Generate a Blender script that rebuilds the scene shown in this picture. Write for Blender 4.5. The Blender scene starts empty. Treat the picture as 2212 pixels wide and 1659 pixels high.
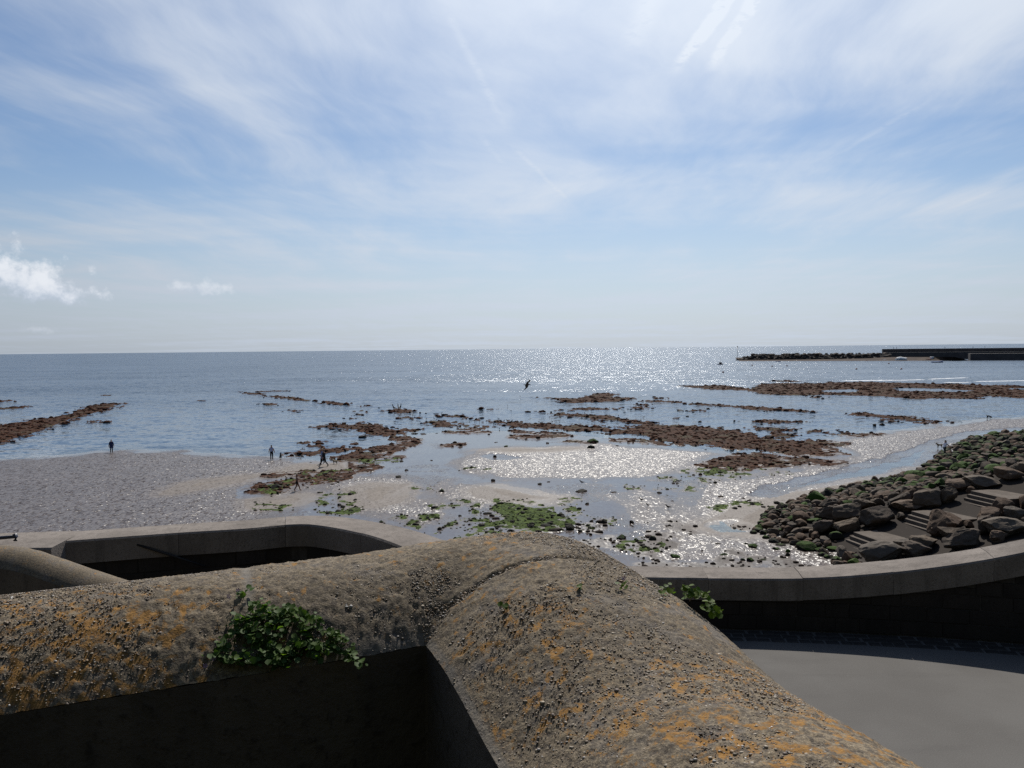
import bpy, bmesh, math, random
import numpy as np
from mathutils import Vector, Matrix, noise as mnoise

R = math.radians
rng = np.random.default_rng(7)
random.seed(7)
S = bpy.context.scene
COL = S.collection

# ------------------------------------------------------------------ camera
CAM_Z = 13.0
F_PX, CX, CY = 1662.0, 1106.0, 829.5          # photograph measured at 2212 x 1659
PITCH, ROLL = R(2.618), R(-0.596)
cam_d = bpy.data.cameras.new('camera')
cam = bpy.data.objects.new('camera', cam_d)
COL.objects.link(cam)
CAM_M = (Matrix.Rotation(R(90) - PITCH, 4, 'X') @ Matrix.Rotation(ROLL, 4, 'Z'))
cam.matrix_world = Matrix.Translation((0, 0, CAM_Z)) @ CAM_M
cam_d.sensor_width = 36.0
cam_d.lens = 36.0 * F_PX / 2212.0
cam_d.clip_start = 0.1
cam_d.clip_end = 90000
S.camera = cam

# ------------------------------------------------------------------ light
SUN_AZ, SUN_EL = R(9.0), R(48.0)              # azimuth clockwise from +Y
SUN_DIR = Vector((math.sin(SUN_AZ) * math.cos(SUN_EL), math.cos(SUN_AZ) * math.cos(SUN_EL), math.sin(SUN_EL)))
sun_d = bpy.data.lights.new('sun', 'SUN')
sun_d.energy = 5.0
sun_d.angle = R(0.53)
sun_d.color = (1.0, 0.955, 0.88)
sun = bpy.data.objects.new('sun', sun_d)
sun.rotation_euler = (-SUN_DIR).to_track_quat('-Z', 'Y').to_euler()
sun.location = (0, 0, 60)
COL.objects.link(sun)
S.view_settings.view_transform = 'Standard'
S.view_settings.look = 'None'
S.view_settings.exposure = 0.0
S.view_settings.gamma = 1.0
S.view_settings.use_curve_mapping = False
S.cycles.max_bounces = 6
S.cycles.diffuse_bounces = 2
S.cycles.glossy_bounces = 3
S.cycles.transmission_bounces = 2
S.cycles.transparent_max_bounces = 6
S.cycles.caustics_reflective = False
S.cycles.caustics_refractive = False
S.cycles.sample_clamp_indirect = 4.0
S.cycles.sample_clamp_direct = 12.0
S.cycles.use_denoising = False
S.cycles.use_adaptive_sampling = False


class NT:
    """tiny node-tree helper"""
    def __init__(s, tree):
        s.t = tree
        tree.nodes.clear()

    def n(s, typ, **kw):
        nd = s.t.nodes.new(typ)
        for k, v in kw.items():
            setattr(nd, k, v)
        return nd

    def put(s, sock, v):
        if v is None:
            return
        if hasattr(v, 'is_linked'):
            s.t.links.new(v, sock)
        else:
            if isinstance(v, (tuple, list)) and len(v) == 3 and len(sock.default_value) == 4:
                v = (*v, 1)
            sock.default_value = v

    def math(s, op, a, b=None, c=None, clamp=False):
        nd = s.n('ShaderNodeMath', operation=op, use_clamp=clamp)
        for i, v in enumerate((a, b, c)):
            if v is not None:
                s.put(nd.inputs[i], v)
        return nd.outputs[0]

    def vmath(s, op, a, b=None, scale=None):
        nd = s.n('ShaderNodeVectorMath', operation=op)
        s.put(nd.inputs[0], a)
        if b is not None:
            s.put(nd.inputs[1], b)
        if scale is not None:
            s.put(nd.inputs[3], scale)
        return nd.outputs['Value'] if op in ('DOT_PRODUCT', 'LENGTH') else nd.outputs[0]

    def mix(s, f, a, b, typ='RGBA', blend='MIX'):
        nd = s.n('ShaderNodeMix', data_type=typ)
        if typ == 'RGBA':
            nd.blend_type = blend
            i = (0, 6, 7)
            o = 2
        else:
            i = (0, 2, 3)
            o = 0
        s.put(nd.inputs[i[0]], f)
        s.put(nd.inputs[i[1]], a)
        s.put(nd.inputs[i[2]], b)
        return nd.outputs[o]

    def noise(s, vec, scale, detail=3.0, rough=0.55, dist=0.0, out=0, d2=False):
        nd = s.n('ShaderNodeTexNoise', noise_dimensions='2D' if d2 else '3D')
        s.put(nd.inputs['Vector'], vec)
        nd.inputs['Scale'].default_value = scale
        nd.inputs['Detail'].default_value = detail
        nd.inputs['Roughness'].default_value = rough
        nd.inputs['Distortion'].default_value = dist
        return nd.outputs[out]

    def voro(s, vec, scale, feature='F1', out='Distance'):
        nd = s.n('ShaderNodeTexVoronoi', feature=feature)
        s.put(nd.inputs['Vector'], vec)
        nd.inputs['Scale'].default_value = scale
        return nd.outputs[out]

    def ramp(s, v, lo, hi, a=0.0, b=1.0, smooth=True):
        nd = s.n('ShaderNodeMapRange')
        nd.interpolation_type = 'SMOOTHSTEP' if smooth else 'LINEAR'
        s.put(nd.inputs[0], v)
        for i, q in enumerate((lo, hi, a, b)):
            s.put(nd.inputs[1 + i], q)
        return nd.outputs[0]

    def mapping(s, vec, loc=(0, 0, 0), rot=(0, 0, 0), sc=(1, 1, 1)):
        nd = s.n('ShaderNodeMapping')
        s.put(nd.inputs[0], vec)
        nd.inputs[1].default_value = loc
        nd.inputs[2].default_value = rot
        nd.inputs[3].default_value = sc
        return nd.outputs[0]

    def comb(s, x, y, z):
        nd = s.n('ShaderNodeCombineXYZ')
        for i, v in enumerate((x, y, z)):
            s.put(nd.inputs[i], v)
        return nd.outputs[0]

    def sep(s, v):
        nd = s.n('ShaderNodeSeparateXYZ')
        s.put(nd.inputs[0], v)
        return nd.outputs


# ------------------------------------------------------------------ sky: clear-air sky with thin high cloud
def build_world():
    w = bpy.data.worlds.new('World')
    S.world = w
    w.use_nodes = True
    w.cycles.sampling_method = 'NONE'
    N = NT(w.node_tree)
    sky = N.n('ShaderNodeTexSky', sky_type='NISHITA')
    sky.sun_disc = False
    sky.sun_elevation = SUN_EL
    sky.sun_rotation = SUN_AZ
    sky.altitude = 10
    sky.air_density = 1.0
    sky.dust_density = 1.2
    sky.ozone_density = 1.5
    d = N.vmath('NORMALIZE', N.n('ShaderNodeTexCoord').outputs['Generated'])
    sx, sy, sz = N.sep(d)[:3]
    zc = N.math('ADD', N.math('MAXIMUM', sz, 0.0), 0.035)
    u = N.math('DIVIDE', sx, zc)
    v = N.math('DIVIDE', sy, zc)
    P = N.comb(u, v, 0.0)
    # stretched, warped cirrus
    warp = N.vmath('SCALE', N.vmath('SUBTRACT', N.noise(P, 0.22, 2, 0.55, out=1, d2=True), (0.5, 0.5, 0.5)), scale=1.6)
    Pw = N.vmath('ADD', P, warp)
    c1 = N.noise(N.mapping(Pw, (3.4, 0.9, 0), (0, 0, R(-14)), (0.20, 0.46, 1)), 1.0, 4, 0.55, d2=True)
    warp2 = N.vmath('SCALE', N.vmath('SUBTRACT', N.noise(P, 1.3, 2, 0.5, out=1, d2=True), (0.5, 0.5, 0.5)), scale=0.22)
    c2 = N.noise(N.mapping(N.vmath('ADD', Pw, warp2), (9.0, 4.0, 2.0), (0, 0, R(-34)), (2.0, 0.62, 1)), 1.0, 7, 0.60, d2=True)
    c = N.math('ADD', N.math('MULTIPLY', c1, 0.76), N.math('MULTIPLY', c2, 0.42))
    cov = N.ramp(c, 0.44, 0.85, 0.0, 0.90)
    wob0 = N.math('SUBTRACT', N.noise(P, 4.0, 3, 0.6, d2=True), 0.5)
    gap0 = N.ramp(N.noise(P, 11.0, 3, 0.7, d2=True), 0.30, 0.55)
    # contrails: thin straight lines lying in the cloud layer
    def trail(p0, p1, wd, seed, amt):
        ax, ay = p0
        bx, by = p1
        L = math.hypot(bx - ax, by - ay)
        tx, ty = (bx - ax) / L, (by - ay) / L
        du = N.math('SUBTRACT', u, ax)
        dv = N.math('SUBTRACT', v, ay)
        al = N.math('ADD', N.math('MULTIPLY', du, tx), N.math('MULTIPLY', dv, ty))
        wob = N.math('MULTIPLY', wob0, wd * 1.3)
        ac = N.math('ABSOLUTE', N.math('ADD', N.math('SUBTRACT', N.math('MULTIPLY', dv, tx), N.math('MULTIPLY', du, ty)), wob))
        m = N.ramp(ac, wd * 1.25, 0.0)
        m = N.math('MULTIPLY', m, N.ramp(al, 0.0, L * 0.3))
        m = N.math('MULTIPLY', m, N.ramp(al, L, L * 0.55))
        m = N.math('MULTIPLY', m, gap0)
        return N.math('MULTIPLY', m, amt)
    def cp(x, y):                                   # pixel -> cloud-layer coordinates
        dr = (CAM_M.to_3x3() @ Vector((x - CX, CY - y, -F_PX))).normalized()
        return dr.x / (max(dr.z, 0) + 0.035), dr.y / (max(dr.z, 0) + 0.035)
    trails = [(cp(1640, -90), cp(1440, 175), 0.026, 0.0, 0.55), (cp(1690, -90), cp(1515, 175), 0.025, 1.3, 0.45),
              (cp(920, -60), cp(1110, 310), 0.018, 2.1, 0.12), (cp(1080, 290), cp(1255, 460), 0.018, 0.7, 0.16),
              (cp(1030, 280), cp(1095, 370), 0.022, 3.3, 0.10), (cp(1450, -80), cp(1350, 140), 0.050, 4.1, 0.14),
              (cp(2060, 185), cp(1780, 350), 0.024, 5.2, 0.14), (cp(2200, 390), cp(2020, 462), 0.034, 6.0, 0.12)]
    for t in trails:
        cov = N.math('MAXIMUM', cov, N.math('MINIMUM', N.math('ADD', cov, trail(*t)), 1.0))
    # low cumulus near the horizon
    azd = N.math('ARCTAN2', sx, sy)
    eld = N.math('ARCSINE', sz)
    nz = N.noise(N.comb(azd, eld, 0.0), 34.0, 5, 0.6, d2=True)

    def puff(x, y, wx, wy, seed, amt):
        dr = (CAM_M.to_3x3() @ Vector((x - CX, CY - y, -F_PX))).normalized()
        az0 = math.atan2(dr.x, dr.y)
        az = N.math('SUBTRACT', azd, az0)
        el = N.math('SUBTRACT', eld, math.asin(dr.z))
        e = N.math('SQRT', N.math('ADD', N.math('POWER', N.math('DIVIDE', az, wx), 2.0),
                                  N.math('POWER', N.math('DIVIDE', N.math('ADD', el, N.math('MULTIPLY', az, 0.28 if wx > .06 else 0.0)), wy), 2.0)))
        val = N.math('SUBTRACT', N.math('ADD', 1.0, N.math('MULTIPLY', N.math('SUBTRACT', nz, 0.5), 2.6)), e)
        m = N.math('MULTIPLY', N.math('MULTIPLY', N.ramp(val, 0.0, 0.85), amt), N.ramp(N.math('ADD', el, N.math('MULTIPLY', N.math('SUBTRACT', nz, 0.5), wy * 0.8)), -wy * 0.95, -wy * 0.55))
        sh = N.ramp(N.math('ADD', el, N.math('MULTIPLY', N.math('SUBTRACT', nz, 0.5), wy * 3)), -wy * 1.1, wy * 0.6, 0.0, 1.0)
        return m, sh
    puffs = [puff(22, 597, 0.088, 0.036, 0.0, 0.88), puff(428, 622, 0.040, 0.011, 4.0, 0.42), (puff(85, 713, 0.016, 0.006, 7.0, 0.25))]
    # thin cloud and haze scatter forwards: brightest round the sun, dimmer away from it
    mu = N.vmath('DOT_PRODUCT', d, tuple(SUN_DIR))
    ph = N.math('POWER', N.math('MULTIPLY', N.math('ADD', mu, 1.0), 0.5), 3.0)
    phase = N.math('ADD', N.math('MULTIPLY', ph, 1.0), 0.13)
    ccol = N.vmath('SCALE', (0.82, 0.89, 0.99), scale=phase)
    clear = N.vmath('MULTIPLY', sky.outputs[0], (0.060, 0.072, 0.085))
    colr = N.mix(cov, clear, ccol)
    # pale sea-level air near the horizon
    hz = N.ramp(sz, 0.24, 0.0)
    colr = N.mix(N.math('MULTIPLY', hz, 0.75), colr, N.vmath('SCALE', (0.80, 0.905, 1.06), scale=phase))
    for m, sh in puffs:
        colr = N.mix(m, colr, N.mix(sh, (0.46, 0.54, 0.67), (0.84, 0.87, 0.92)))
    bg = N.n('ShaderNodeBackground')
    N.put(bg.inputs[0], colr)
    bg.inputs[1].default_value = 1.0
    out = N.n('ShaderNodeOutputWorld')
    w.node_tree.links.new(bg.outputs[0], out.inputs[0])


build_world()

# ------------------------------------------------------------------ generic helpers
CAM3 = np.array(CAM_M.to_3x3())


def ray(x, y):
    v = CAM3 @ np.array((x - CX, CY - y, -F_PX))
    return v / np.linalg.norm(v)


def P(x, y, z=0.0):
    """point at height z seen at pixel (x, y)"""
    d = ray(x, y)
    t = (z - CAM_Z) / d[2]
    return np.array((d[0] * t, d[1] * t, z))


def PD(x, y, dep):
    """point at distance dep (along +Y) seen at pixel (x, y)"""
    d = ray(x, y)
    t = dep / d[1]
    return np.array((d[0] * t, dep, CAM_Z + d[2] * t))


TILES = {'A': (486, 831.7, .19531), 'B': (864, 831.7, .19531), 'C': (1242, 810, .19531), 'D': (540, 972, .19531),
         'E': (918, 972, .19531), 'F': (1296, 961.3, .19531), 'G': (1620, 1026, .14648), 'H': (1888, 1004.5, .14648),
         '1': (1458, 723.6, .3408), '2': (1458, 918, .3408), '3': (0, 810, .3418), 'X': (0, 0, 1)}


def tp(t, x, y):
    o = TILES[t]
    return o[0] + x * o[2], o[1] + y * o[2]


def vn(x, y, seed=0):
    xi = np.floor(x).astype(np.int64)
    yi = np.floor(y).astype(np.int64)
    fx = x - xi
    fy = y - yi
    fx = fx * fx * (3 - 2 * fx)
    fy = fy * fy * (3 - 2 * fy)

    def h(a, b):
        k = (a * 374761393 + b * 668265263 + seed * 974634541) & 0xffffffff
        k = ((k ^ (k >> 13)) * 1274126177) & 0xffffffff
        k = ((k ^ (k >> 16)) * 2246822519) & 0xffffffff
        return (k ^ (k >> 15)) / 4294967296.0
    return (h(xi, yi) * (1 - fx) + h(xi + 1, yi) * fx) * (1 - fy) + (h(xi, yi + 1) * (1 - fx) + h(xi + 1, yi + 1) * fx) * fy


def fbm(x, y, seed=0, oct=4, g=0.5):
    a, s, t = 1.0, 0.0, 0.0
    for i in range(oct):
        s = s + a * vn(x * 2 ** i + 17.3 * i, y * 2 ** i - 9.1 * i, seed + i)
        t += a
        a *= g
    return s / t


def sstep(a, b, v):
    t = np.clip((v - a) / (b - a), 0, 1)
    return t * t * (3 - 2 * t)


def tag(o, label=None, cat=None, group=None, kind=None):
    if label:
        o['label'] = label
    if cat:
        o['category'] = cat
    if group:
        o['group'] = group
    if kind:
        o['kind'] = kind
    return o


def link(name, me, parent=None):
    o = bpy.data.objects.new(name, me)
    COL.objects.link(o)
    if parent:
        o.parent = parent
    return o


def empty(name, loc=(0, 0, 0), rz=0.0):
    o = bpy.data.objects.new(name, None)
    o.empty_display_size = 0.2
    o.location = loc
    o.rotation_euler = (0, 0, rz)
    COL.objects.link(o)
    return o


def mk(name, verts, faces, mat, parent=None, smooth=False):
    me = bpy.data.meshes.new(name)
    me.from_pydata([tuple(v) for v in verts], [], [tuple(f) for f in faces])
    if mat:
        me.materials.append(mat)
    if smooth:
        me.shade_smooth()
    me.update()
    return link(name, me, parent)


def fast_mesh(name, V, Q, smooth=True):
    """V (n,3), Q (m,k) faces of equal size"""
    me = bpy.data.meshes.new(name)
    V = np.asarray(V, np.float32)
    Q = np.asarray(Q, np.int32)
    k = Q.shape[1]
    me.vertices.add(len(V))
    me.vertices.foreach_set('co', V.ravel())
    me.loops.add(Q.size)
    me.loops.foreach_set('vertex_index', Q.ravel())
    me.polygons.add(len(Q))
    me.polygons.foreach_set('loop_start', np.arange(len(Q), dtype=np.int32) * k)
    me.polygons.foreach_set('use_smooth', np.full(len(Q), smooth))
    me.update(calc_edges=True)
    return me


def attr(me, name, arr, typ='FLOAT'):
    a = me.attributes.new(name, typ, 'POINT')
    if typ == 'FLOAT':
        a.data.foreach_set('value', np.asarray(arr, np.float32))
    else:
        arr = np.asarray(arr, np.float32)
        if arr.shape[1] == 3:
            arr = np.c_[arr, np.ones(len(arr), np.float32)]
        a.data.foreach_set('color', arr.ravel())


def gridq(nr, nc):
    i = np.arange(nr * nc).reshape(nr, nc)
    return np.stack([i[:-1, :-1], i[:-1, 1:], i[1:, 1:], i[1:, :-1]], -1).reshape(-1, 4)


def icosphere(sub):
    bm = bmesh.new()
    bmesh.ops.create_icosphere(bm, subdivisions=sub, radius=1.0)
    bm.verts.ensure_lookup_table()
    V = np.array([v.co[:] for v in bm.verts])
    Fc = np.array([[v.index for v in f.verts] for f in bm.faces])
    bm.free()
    return V, Fc


ICO1 = icosphere(1)
ICO2 = icosphere(2)


def rotz(a):
    c, s = math.cos(a), math.sin(a)
    return np.array(((c, -s, 0), (s, c, 0), (0, 0, 1)))


def scatter_mesh(name, pts, sizes, flat, base, jit, seed, colors=None):
    """many small lumps joined into one mesh; sizes (n,) radius, flat z factor"""
    r = np.random.default_rng(seed)
    BV, BF = base
    n, m = len(pts), len(BV)
    vars_ = [BV * (1 + r.uniform(-jit, jit, (m, 1))) for _ in range(10)]
    V = np.empty((n, m, 3))
    for i in range(n):
        b = vars_[i % 10]
        sc = sizes[i] * np.array((r.uniform(.75, 1.35), r.uniform(.7, 1.1), flat * r.uniform(.7, 1.3)))
        V[i] = (b * sc) @ rotz(r.uniform(0, 6.28)).T + pts[i]
    Fc = (BF[None] + (np.arange(n) * m)[:, None, None]).reshape(-1, 3)
    me = fast_mesh(name, V.reshape(-1, 3), Fc, True)
    if colors is not None:
        attr(me, 'col', np.repeat(colors, m, axis=0), 'FLOAT_COLOR')
    return me


def box_mesh(name, sx, sy, sz, bev=0.0, seg=1):
    bm = bmesh.new()
    bmesh.ops.create_cube(bm, size=1.0)
    bmesh.ops.scale(bm, vec=(sx, sy, sz), verts=bm.verts)
    if bev > 0:
        bmesh.ops.bevel(bm, geom=bm.edges[:], offset=bev, segments=seg, affect='EDGES')
    me = bpy.data.meshes.new(name)
    bm.to_mesh(me)
    bm.free()
    return me


def tube(name, pts, rad, mat, parent=None, n=8):
    V, Fc = [], []
    pts = [Vector(p) for p in pts]
    for i, p in enumerate(pts):
        t = (pts[min(i + 1, len(pts) - 1)] - pts[max(i - 1, 0)]).normalized()
        u = t.cross(Vector((0, 0, 1)))
        if u.length < 1e-3:
            u = Vector((1, 0, 0))
        u.normalize()
        w = t.cross(u)
        r = rad[i] if isinstance(rad, (list, tuple)) else rad
        for k in range(n):
            a = 2 * math.pi * k / n
            V.append(p + u * (r * math.cos(a)) + w * (r * math.sin(a)))
    for i in range(len(pts) - 1):
        for k in range(n):
            Fc.append((i * n + k, i * n + (k + 1) % n, (i + 1) * n + (k + 1) % n, (i + 1) * n + k))
    Fc.append(tuple(range(n))[::-1])
    Fc.append(tuple((len(pts) - 1) * n + k for k in range(n)))
    return mk(name, V, Fc, mat, parent, True)


# ------------------------------------------------------------------ materials
MATS = {}


def mat(name):
    m = bpy.data.materials.new(name)
    m.use_nodes = True
    N = NT(m.node_tree)
    out = N.n('ShaderNodeOutputMaterial')
    return m, N, out


def principled(N, out, col, rough, spec=0.5, normal=None):
    b = N.n('ShaderNodeBsdfPrincipled')
    N.put(b.inputs['Base Color'], col)
    N.put(b.inputs['Roughness'], rough)
    N.put(b.inputs['Specular IOR Level'], spec)
    if normal is not None:
        N.put(b.inputs['Normal'], normal)
    N.t.links.new(b.outputs[0], out.inputs[0])
    return b


def A(N, name, typ='GEOMETRY', out='Fac'):
    nd = N.n('ShaderNodeAttribute', attribute_name=name, attribute_type=typ)
    return nd.outputs[out]


def bump(N, h, strength, dist=0.02, normal=None):
    b = N.n('ShaderNodeBump')
    b.inputs['Strength'].default_value = strength
    b.inputs['Distance'].default_value = dist
    N.put(b.inputs['Height'], h)
    if normal is not None:
        N.put(b.inputs['Normal'], normal)
    return b.outputs[0]


def slope_normal(N, sx, sy):
    """normal from two slopes added to the surface's own normal (fine relief)"""
    g = N.n('ShaderNodeNewGeometry')
    return N.vmath('NORMALIZE', N.vmath('ADD', g.outputs['Normal'], N.comb(sx, sy, 0.0)))


def m_simple(name, col, rough=0.8, var=0.25, scale=8.0, spec=0.4, bmp=0.0):
    m, N, out = mat(name)
    pos = N.n('ShaderNodeTexCoord').outputs['Object']
    nz = N.noise(pos, scale, 4, 0.6)
    c = N.mix(N.ramp(nz, 0.3, 0.7), tuple(x * (1 - var) for x in col), tuple(min(1, x * (1 + var)) for x in col))
    nrm = bump(N, N.noise(pos, scale * 6, 4, 0.65), bmp, 0.01) if bmp else None
    principled(N, out, c, rough, spec, nrm)
    MATS[name] = m
    return m


def m_sand():
    m, N, out = mat('beach_sand')
    g = N.n('ShaderNodeNewGeometry')
    p = g.outputs['Position']
    weed, alg, dry, rip, gran, film = (A(N, k) for k in ('weed', 'algae', 'dry', 'ripple', 'stony', 'film'))
    big = N.noise(p, 0.12, 4, 0.6)
    fine = N.noise(p, 5.0, 4, 0.65)
    wetc = N.mix(big, (0.064, 0.048, 0.041), (0.097, 0.074, 0.062))
    dryc = N.mix(fine, (0.165, 0.143, 0.122), (0.225, 0.196, 0.168))
    c = N.mix(dry, wetc, dryc)
    c = N.mix(N.math('MULTIPLY', film, 0.25), c, (0.06, 0.055, 0.055))
    c = N.mix(N.math('MULTIPLY', gran, N.ramp(N.math('ADD', fine, N.math('MULTIPLY', gran, 0.2)), 0.45, 0.6)), c, (0.028, 0.022, 0.018))
    wn = N.noise(p, 1.6, 5, 0.7)
    wcol = N.mix(N.ramp(wn, 0.35, 0.65), (0.016, 0.008, 0.006), (0.070, 0.030, 0.014))
    wcol = N.mix(N.ramp(N.noise(p, 0.25, 2), 0.52, 0.72), wcol, (0.055, 0.045, 0.028))
    wm = N.ramp(N.math('ADD', weed, N.math('MULTIPLY', N.math('SUBTRACT', wn, 0.5), 0.9)), 0.38, 0.55)
    c = N.mix(wm, c, wcol)
    gcol = N.mix(N.ramp(wn, 0.3, 0.7), (0.016, 0.028, 0.007), (0.070, 0.098, 0.020))
    gm = N.ramp(N.math('ADD', alg, N.math('MULTIPLY', N.math('SUBTRACT', wn, 0.5), 1.1)), 0.52, 0.70)
    c = N.mix(gm, c, gcol)
    # sand ripples: crests roughly along shore, faces catching the low light
    pr = N.mapping(p, (0, 0, 0), (0, 0, R(14)), (1.35, 0.62, 1.0))
    r1 = N.noise(pr, 2.9, 3, 0.6, 0.9, out=1)
    r2 = N.noise(N.mapping(p, (5, 3, 1), (0, 0, R(-20)), (1.0, 0.7, 1.0)), 5.5, 2, 0.6, 0.4, out=1)
    s1 = N.sep(N.vmath('SUBTRACT', r1, (0.5, 0.5, 0.5)))
    s2 = N.sep(N.vmath('SUBTRACT', r2, (0.5, 0.5, 0.5)))
    notw = N.math('SUBTRACT', 1.0, N.math('MAXIMUM', wm, gm))
    amp = N.math('ADD', N.math('MULTIPLY', rip, 2.7), 0.07)
    rough_amp = N.math('ADD', amp, N.math('MULTIPLY', N.math('MAXIMUM', wm, gm), 1.6))
    sx = N.math('MULTIPLY', N.math('ADD', N.math('MULTIPLY', s1[0], 0.55), N.math('MULTIPLY', s2[0], 0.6)), rough_amp)
    sy = N.math('MULTIPLY', N.math('ADD', s1[1], N.math('MULTIPLY', s2[1], 0.6)), rough_amp)
    nrm = slope_normal(N, sx, sy)
    rough = N.mix(dry, 0.37, 0.85, 'FLOAT')
    rough = N.mix(film, rough, 0.12, 'FLOAT')
    rough = N.mix(gran, rough, 0.85, 'FLOAT')
    rough = N.mix(N.math('MAXIMUM', wm, gm), rough, 0.85, 'FLOAT')
    spec = N.mix(dry, 0.20, 0.10, 'FLOAT')
    spec = N.mix(film, spec, 0.5, 'FLOAT')
    spec = N.mix(N.ramp(rip, 0.5, 1.0, 0.0, 0.45), spec, 0.5, 'FLOAT')
    spec = N.mix(gran, spec, 0.08, 'FLOAT')
    spec = N.mix(N.math('MAXIMUM', wm, gm), spec, 0.06, 'FLOAT')
    principled(N, out, c, rough, spec, nrm)
    return m


def m_sea():
    m, N, out = mat('sea_water')
    g = N.n('ShaderNodeNewGeometry')
    p = g.outputs['Position']
    wave = A(N, 'wave')
    deep = A(N, 'deep')
    q = N.mapping(p, (0, 0, 0), (0, 0, R(-8)), (0.55, 1.0, 1.0))
    def sl(vec, sc, det, seed):
        return N.sep(N.vmath('SUBTRACT', N.noise(N.vmath('ADD', vec, (seed, seed * 1.7, seed)), sc, det, 0.6, 0.3, out=1), (0.5, 0.5, 0.5)))
    a = sl(q, 1.9, 3.0, 3.1)
    b = sl(q, 0.33, 2.0, 11.0)
    c = sl(N.mapping(p, (0, 0, 0), (0, 0, R(4)), (0.25, 1.0, 1.0)), 0.075, 2.0, 23.0)
    gust = N.ramp(N.noise(N.mapping(p, (0, 0, 0), (0, 0, 0), (0.35, 1.0, 1.0)), 0.02, 4, 0.6), 0.3, 0.7, 0.65, 1.2)
    amp = N.math('MULTIPLY', wave, gust)
    def tot(i):
        s_ = N.math('ADD', N.math('MULTIPLY', a[i], 2.1), N.math('ADD', N.math('MULTIPLY', b[i], 1.4), N.math('MULTIPLY', c[i], 0.5)))
        return N.math('MULTIPLY', s_, amp)
    nrm = N.vmath('NORMALIZE', N.comb(N.math('MULTIPLY', tot(0), 0.6), tot(1), 1.0))
    fr = N.n('ShaderNodeFresnel')
    fr.inputs[0].default_value = 1.333
    N.put(fr.inputs['Normal'], nrm)
    gl = N.n('ShaderNodeBsdfGlossy')
    gl.inputs['Color'].default_value = (0.93, 0.96, 1.0, 1)
    N.put(gl.inputs['Roughness'], N.mix(wave, 0.05, 0.17, 'FLOAT'))
    N.put(gl.inputs['Normal'], nrm)
    df = N.n('ShaderNodeBsdfDiffuse')
    N.put(df.inputs['Color'], N.mix(N.noise(p, 0.03, 3), (0.020, 0.042, 0.072), (0.032, 0.058, 0.092)))
    tr = N.n('ShaderNodeBsdfTransparent')
    tr.inputs['Color'].default_value = (0.86, 0.92, 0.90, 1)
    body = N.n('ShaderNodeMixShader')
    N.put(body.inputs[0], deep)
    N.t.links.new(tr.outputs[0], body.inputs[1])
    N.t.links.new(df.outputs[0], body.inputs[2])
    mx = N.n('ShaderNodeMixShader')
    N.put(mx.inputs[0], N.math('MINIMUM', fr.outputs[0], N.mix(wave, 0.75, 0.46, 'FLOAT')))
    N.t.links.new(body.outputs[0], mx.inputs[1])
    N.t.links.new(gl.outputs[0], mx.inputs[2])
    N.t.links.new(mx.outputs[0], out.inputs[0])
    return m


def m_rock(name, c0, c1, mosscol=((0.016, 0.034, 0.006), (0.070, 0.115, 0.018)), rough=0.78, scale=2.2):
    """boulder: mottled stone with weed on top where the object's own 'moss' value allows"""
    m, N, out = mat(name)
    tc = N.n('ShaderNodeTexCoord')
    g = N.n('ShaderNodeNewGeometry')
    oi = N.n('ShaderNodeObjectInfo')
    p = N.vmath('ADD', tc.outputs['Object'], N.vmath('SCALE', oi.outputs['Location'], scale=0.37))
    n1 = N.noise(p, scale, 6, 0.62)
    n2 = N.noise(p, scale * 7, 5, 0.7)
    c = N.mix(N.ramp(n1, 0.3, 0.7), c0, c1)
    c = N.mix(N.ramp(n2, 0.55, 0.75), c, tuple(x * 0.45 for x in c0))
    lum = (c0[0] + c1[0]) / 2
    hue = N.mix(N.ramp(oi.outputs['Random'], 0.0, 0.5), (lum * 1.25, lum * .78, lum * .52), (lum * .95, lum * .88, lum * .78))
    hue = N.mix(N.ramp(oi.outputs['Random'], 0.6, 1.0), hue, (lum * 1.7, lum * 1.4, lum * 1.05))
    c = N.mix(0.45, c, hue)
    moss = A(N, 'moss', 'OBJECT')
    nz = N.sep(g.outputs['Normal'])[2]
    mm = N.ramp(N.math('ADD', N.math('ADD', N.math('MULTIPLY', nz, 0.5), N.math('MULTIPLY', N.math('SUBTRACT', n1, 0.5), 1.5)), N.math('MULTIPLY', moss, 1.2)), 0.85, 1.2)
    c = N.mix(mm, c, N.mix(n2, *mosscol))
    nrm = bump(N, N.math('ADD', n2, N.math('MULTIPLY', n1, 1.5)), 0.7, 0.05)
    principled(N, out, c, rough, 0.10, nrm)
    MATS[name] = m
    return m


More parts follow.
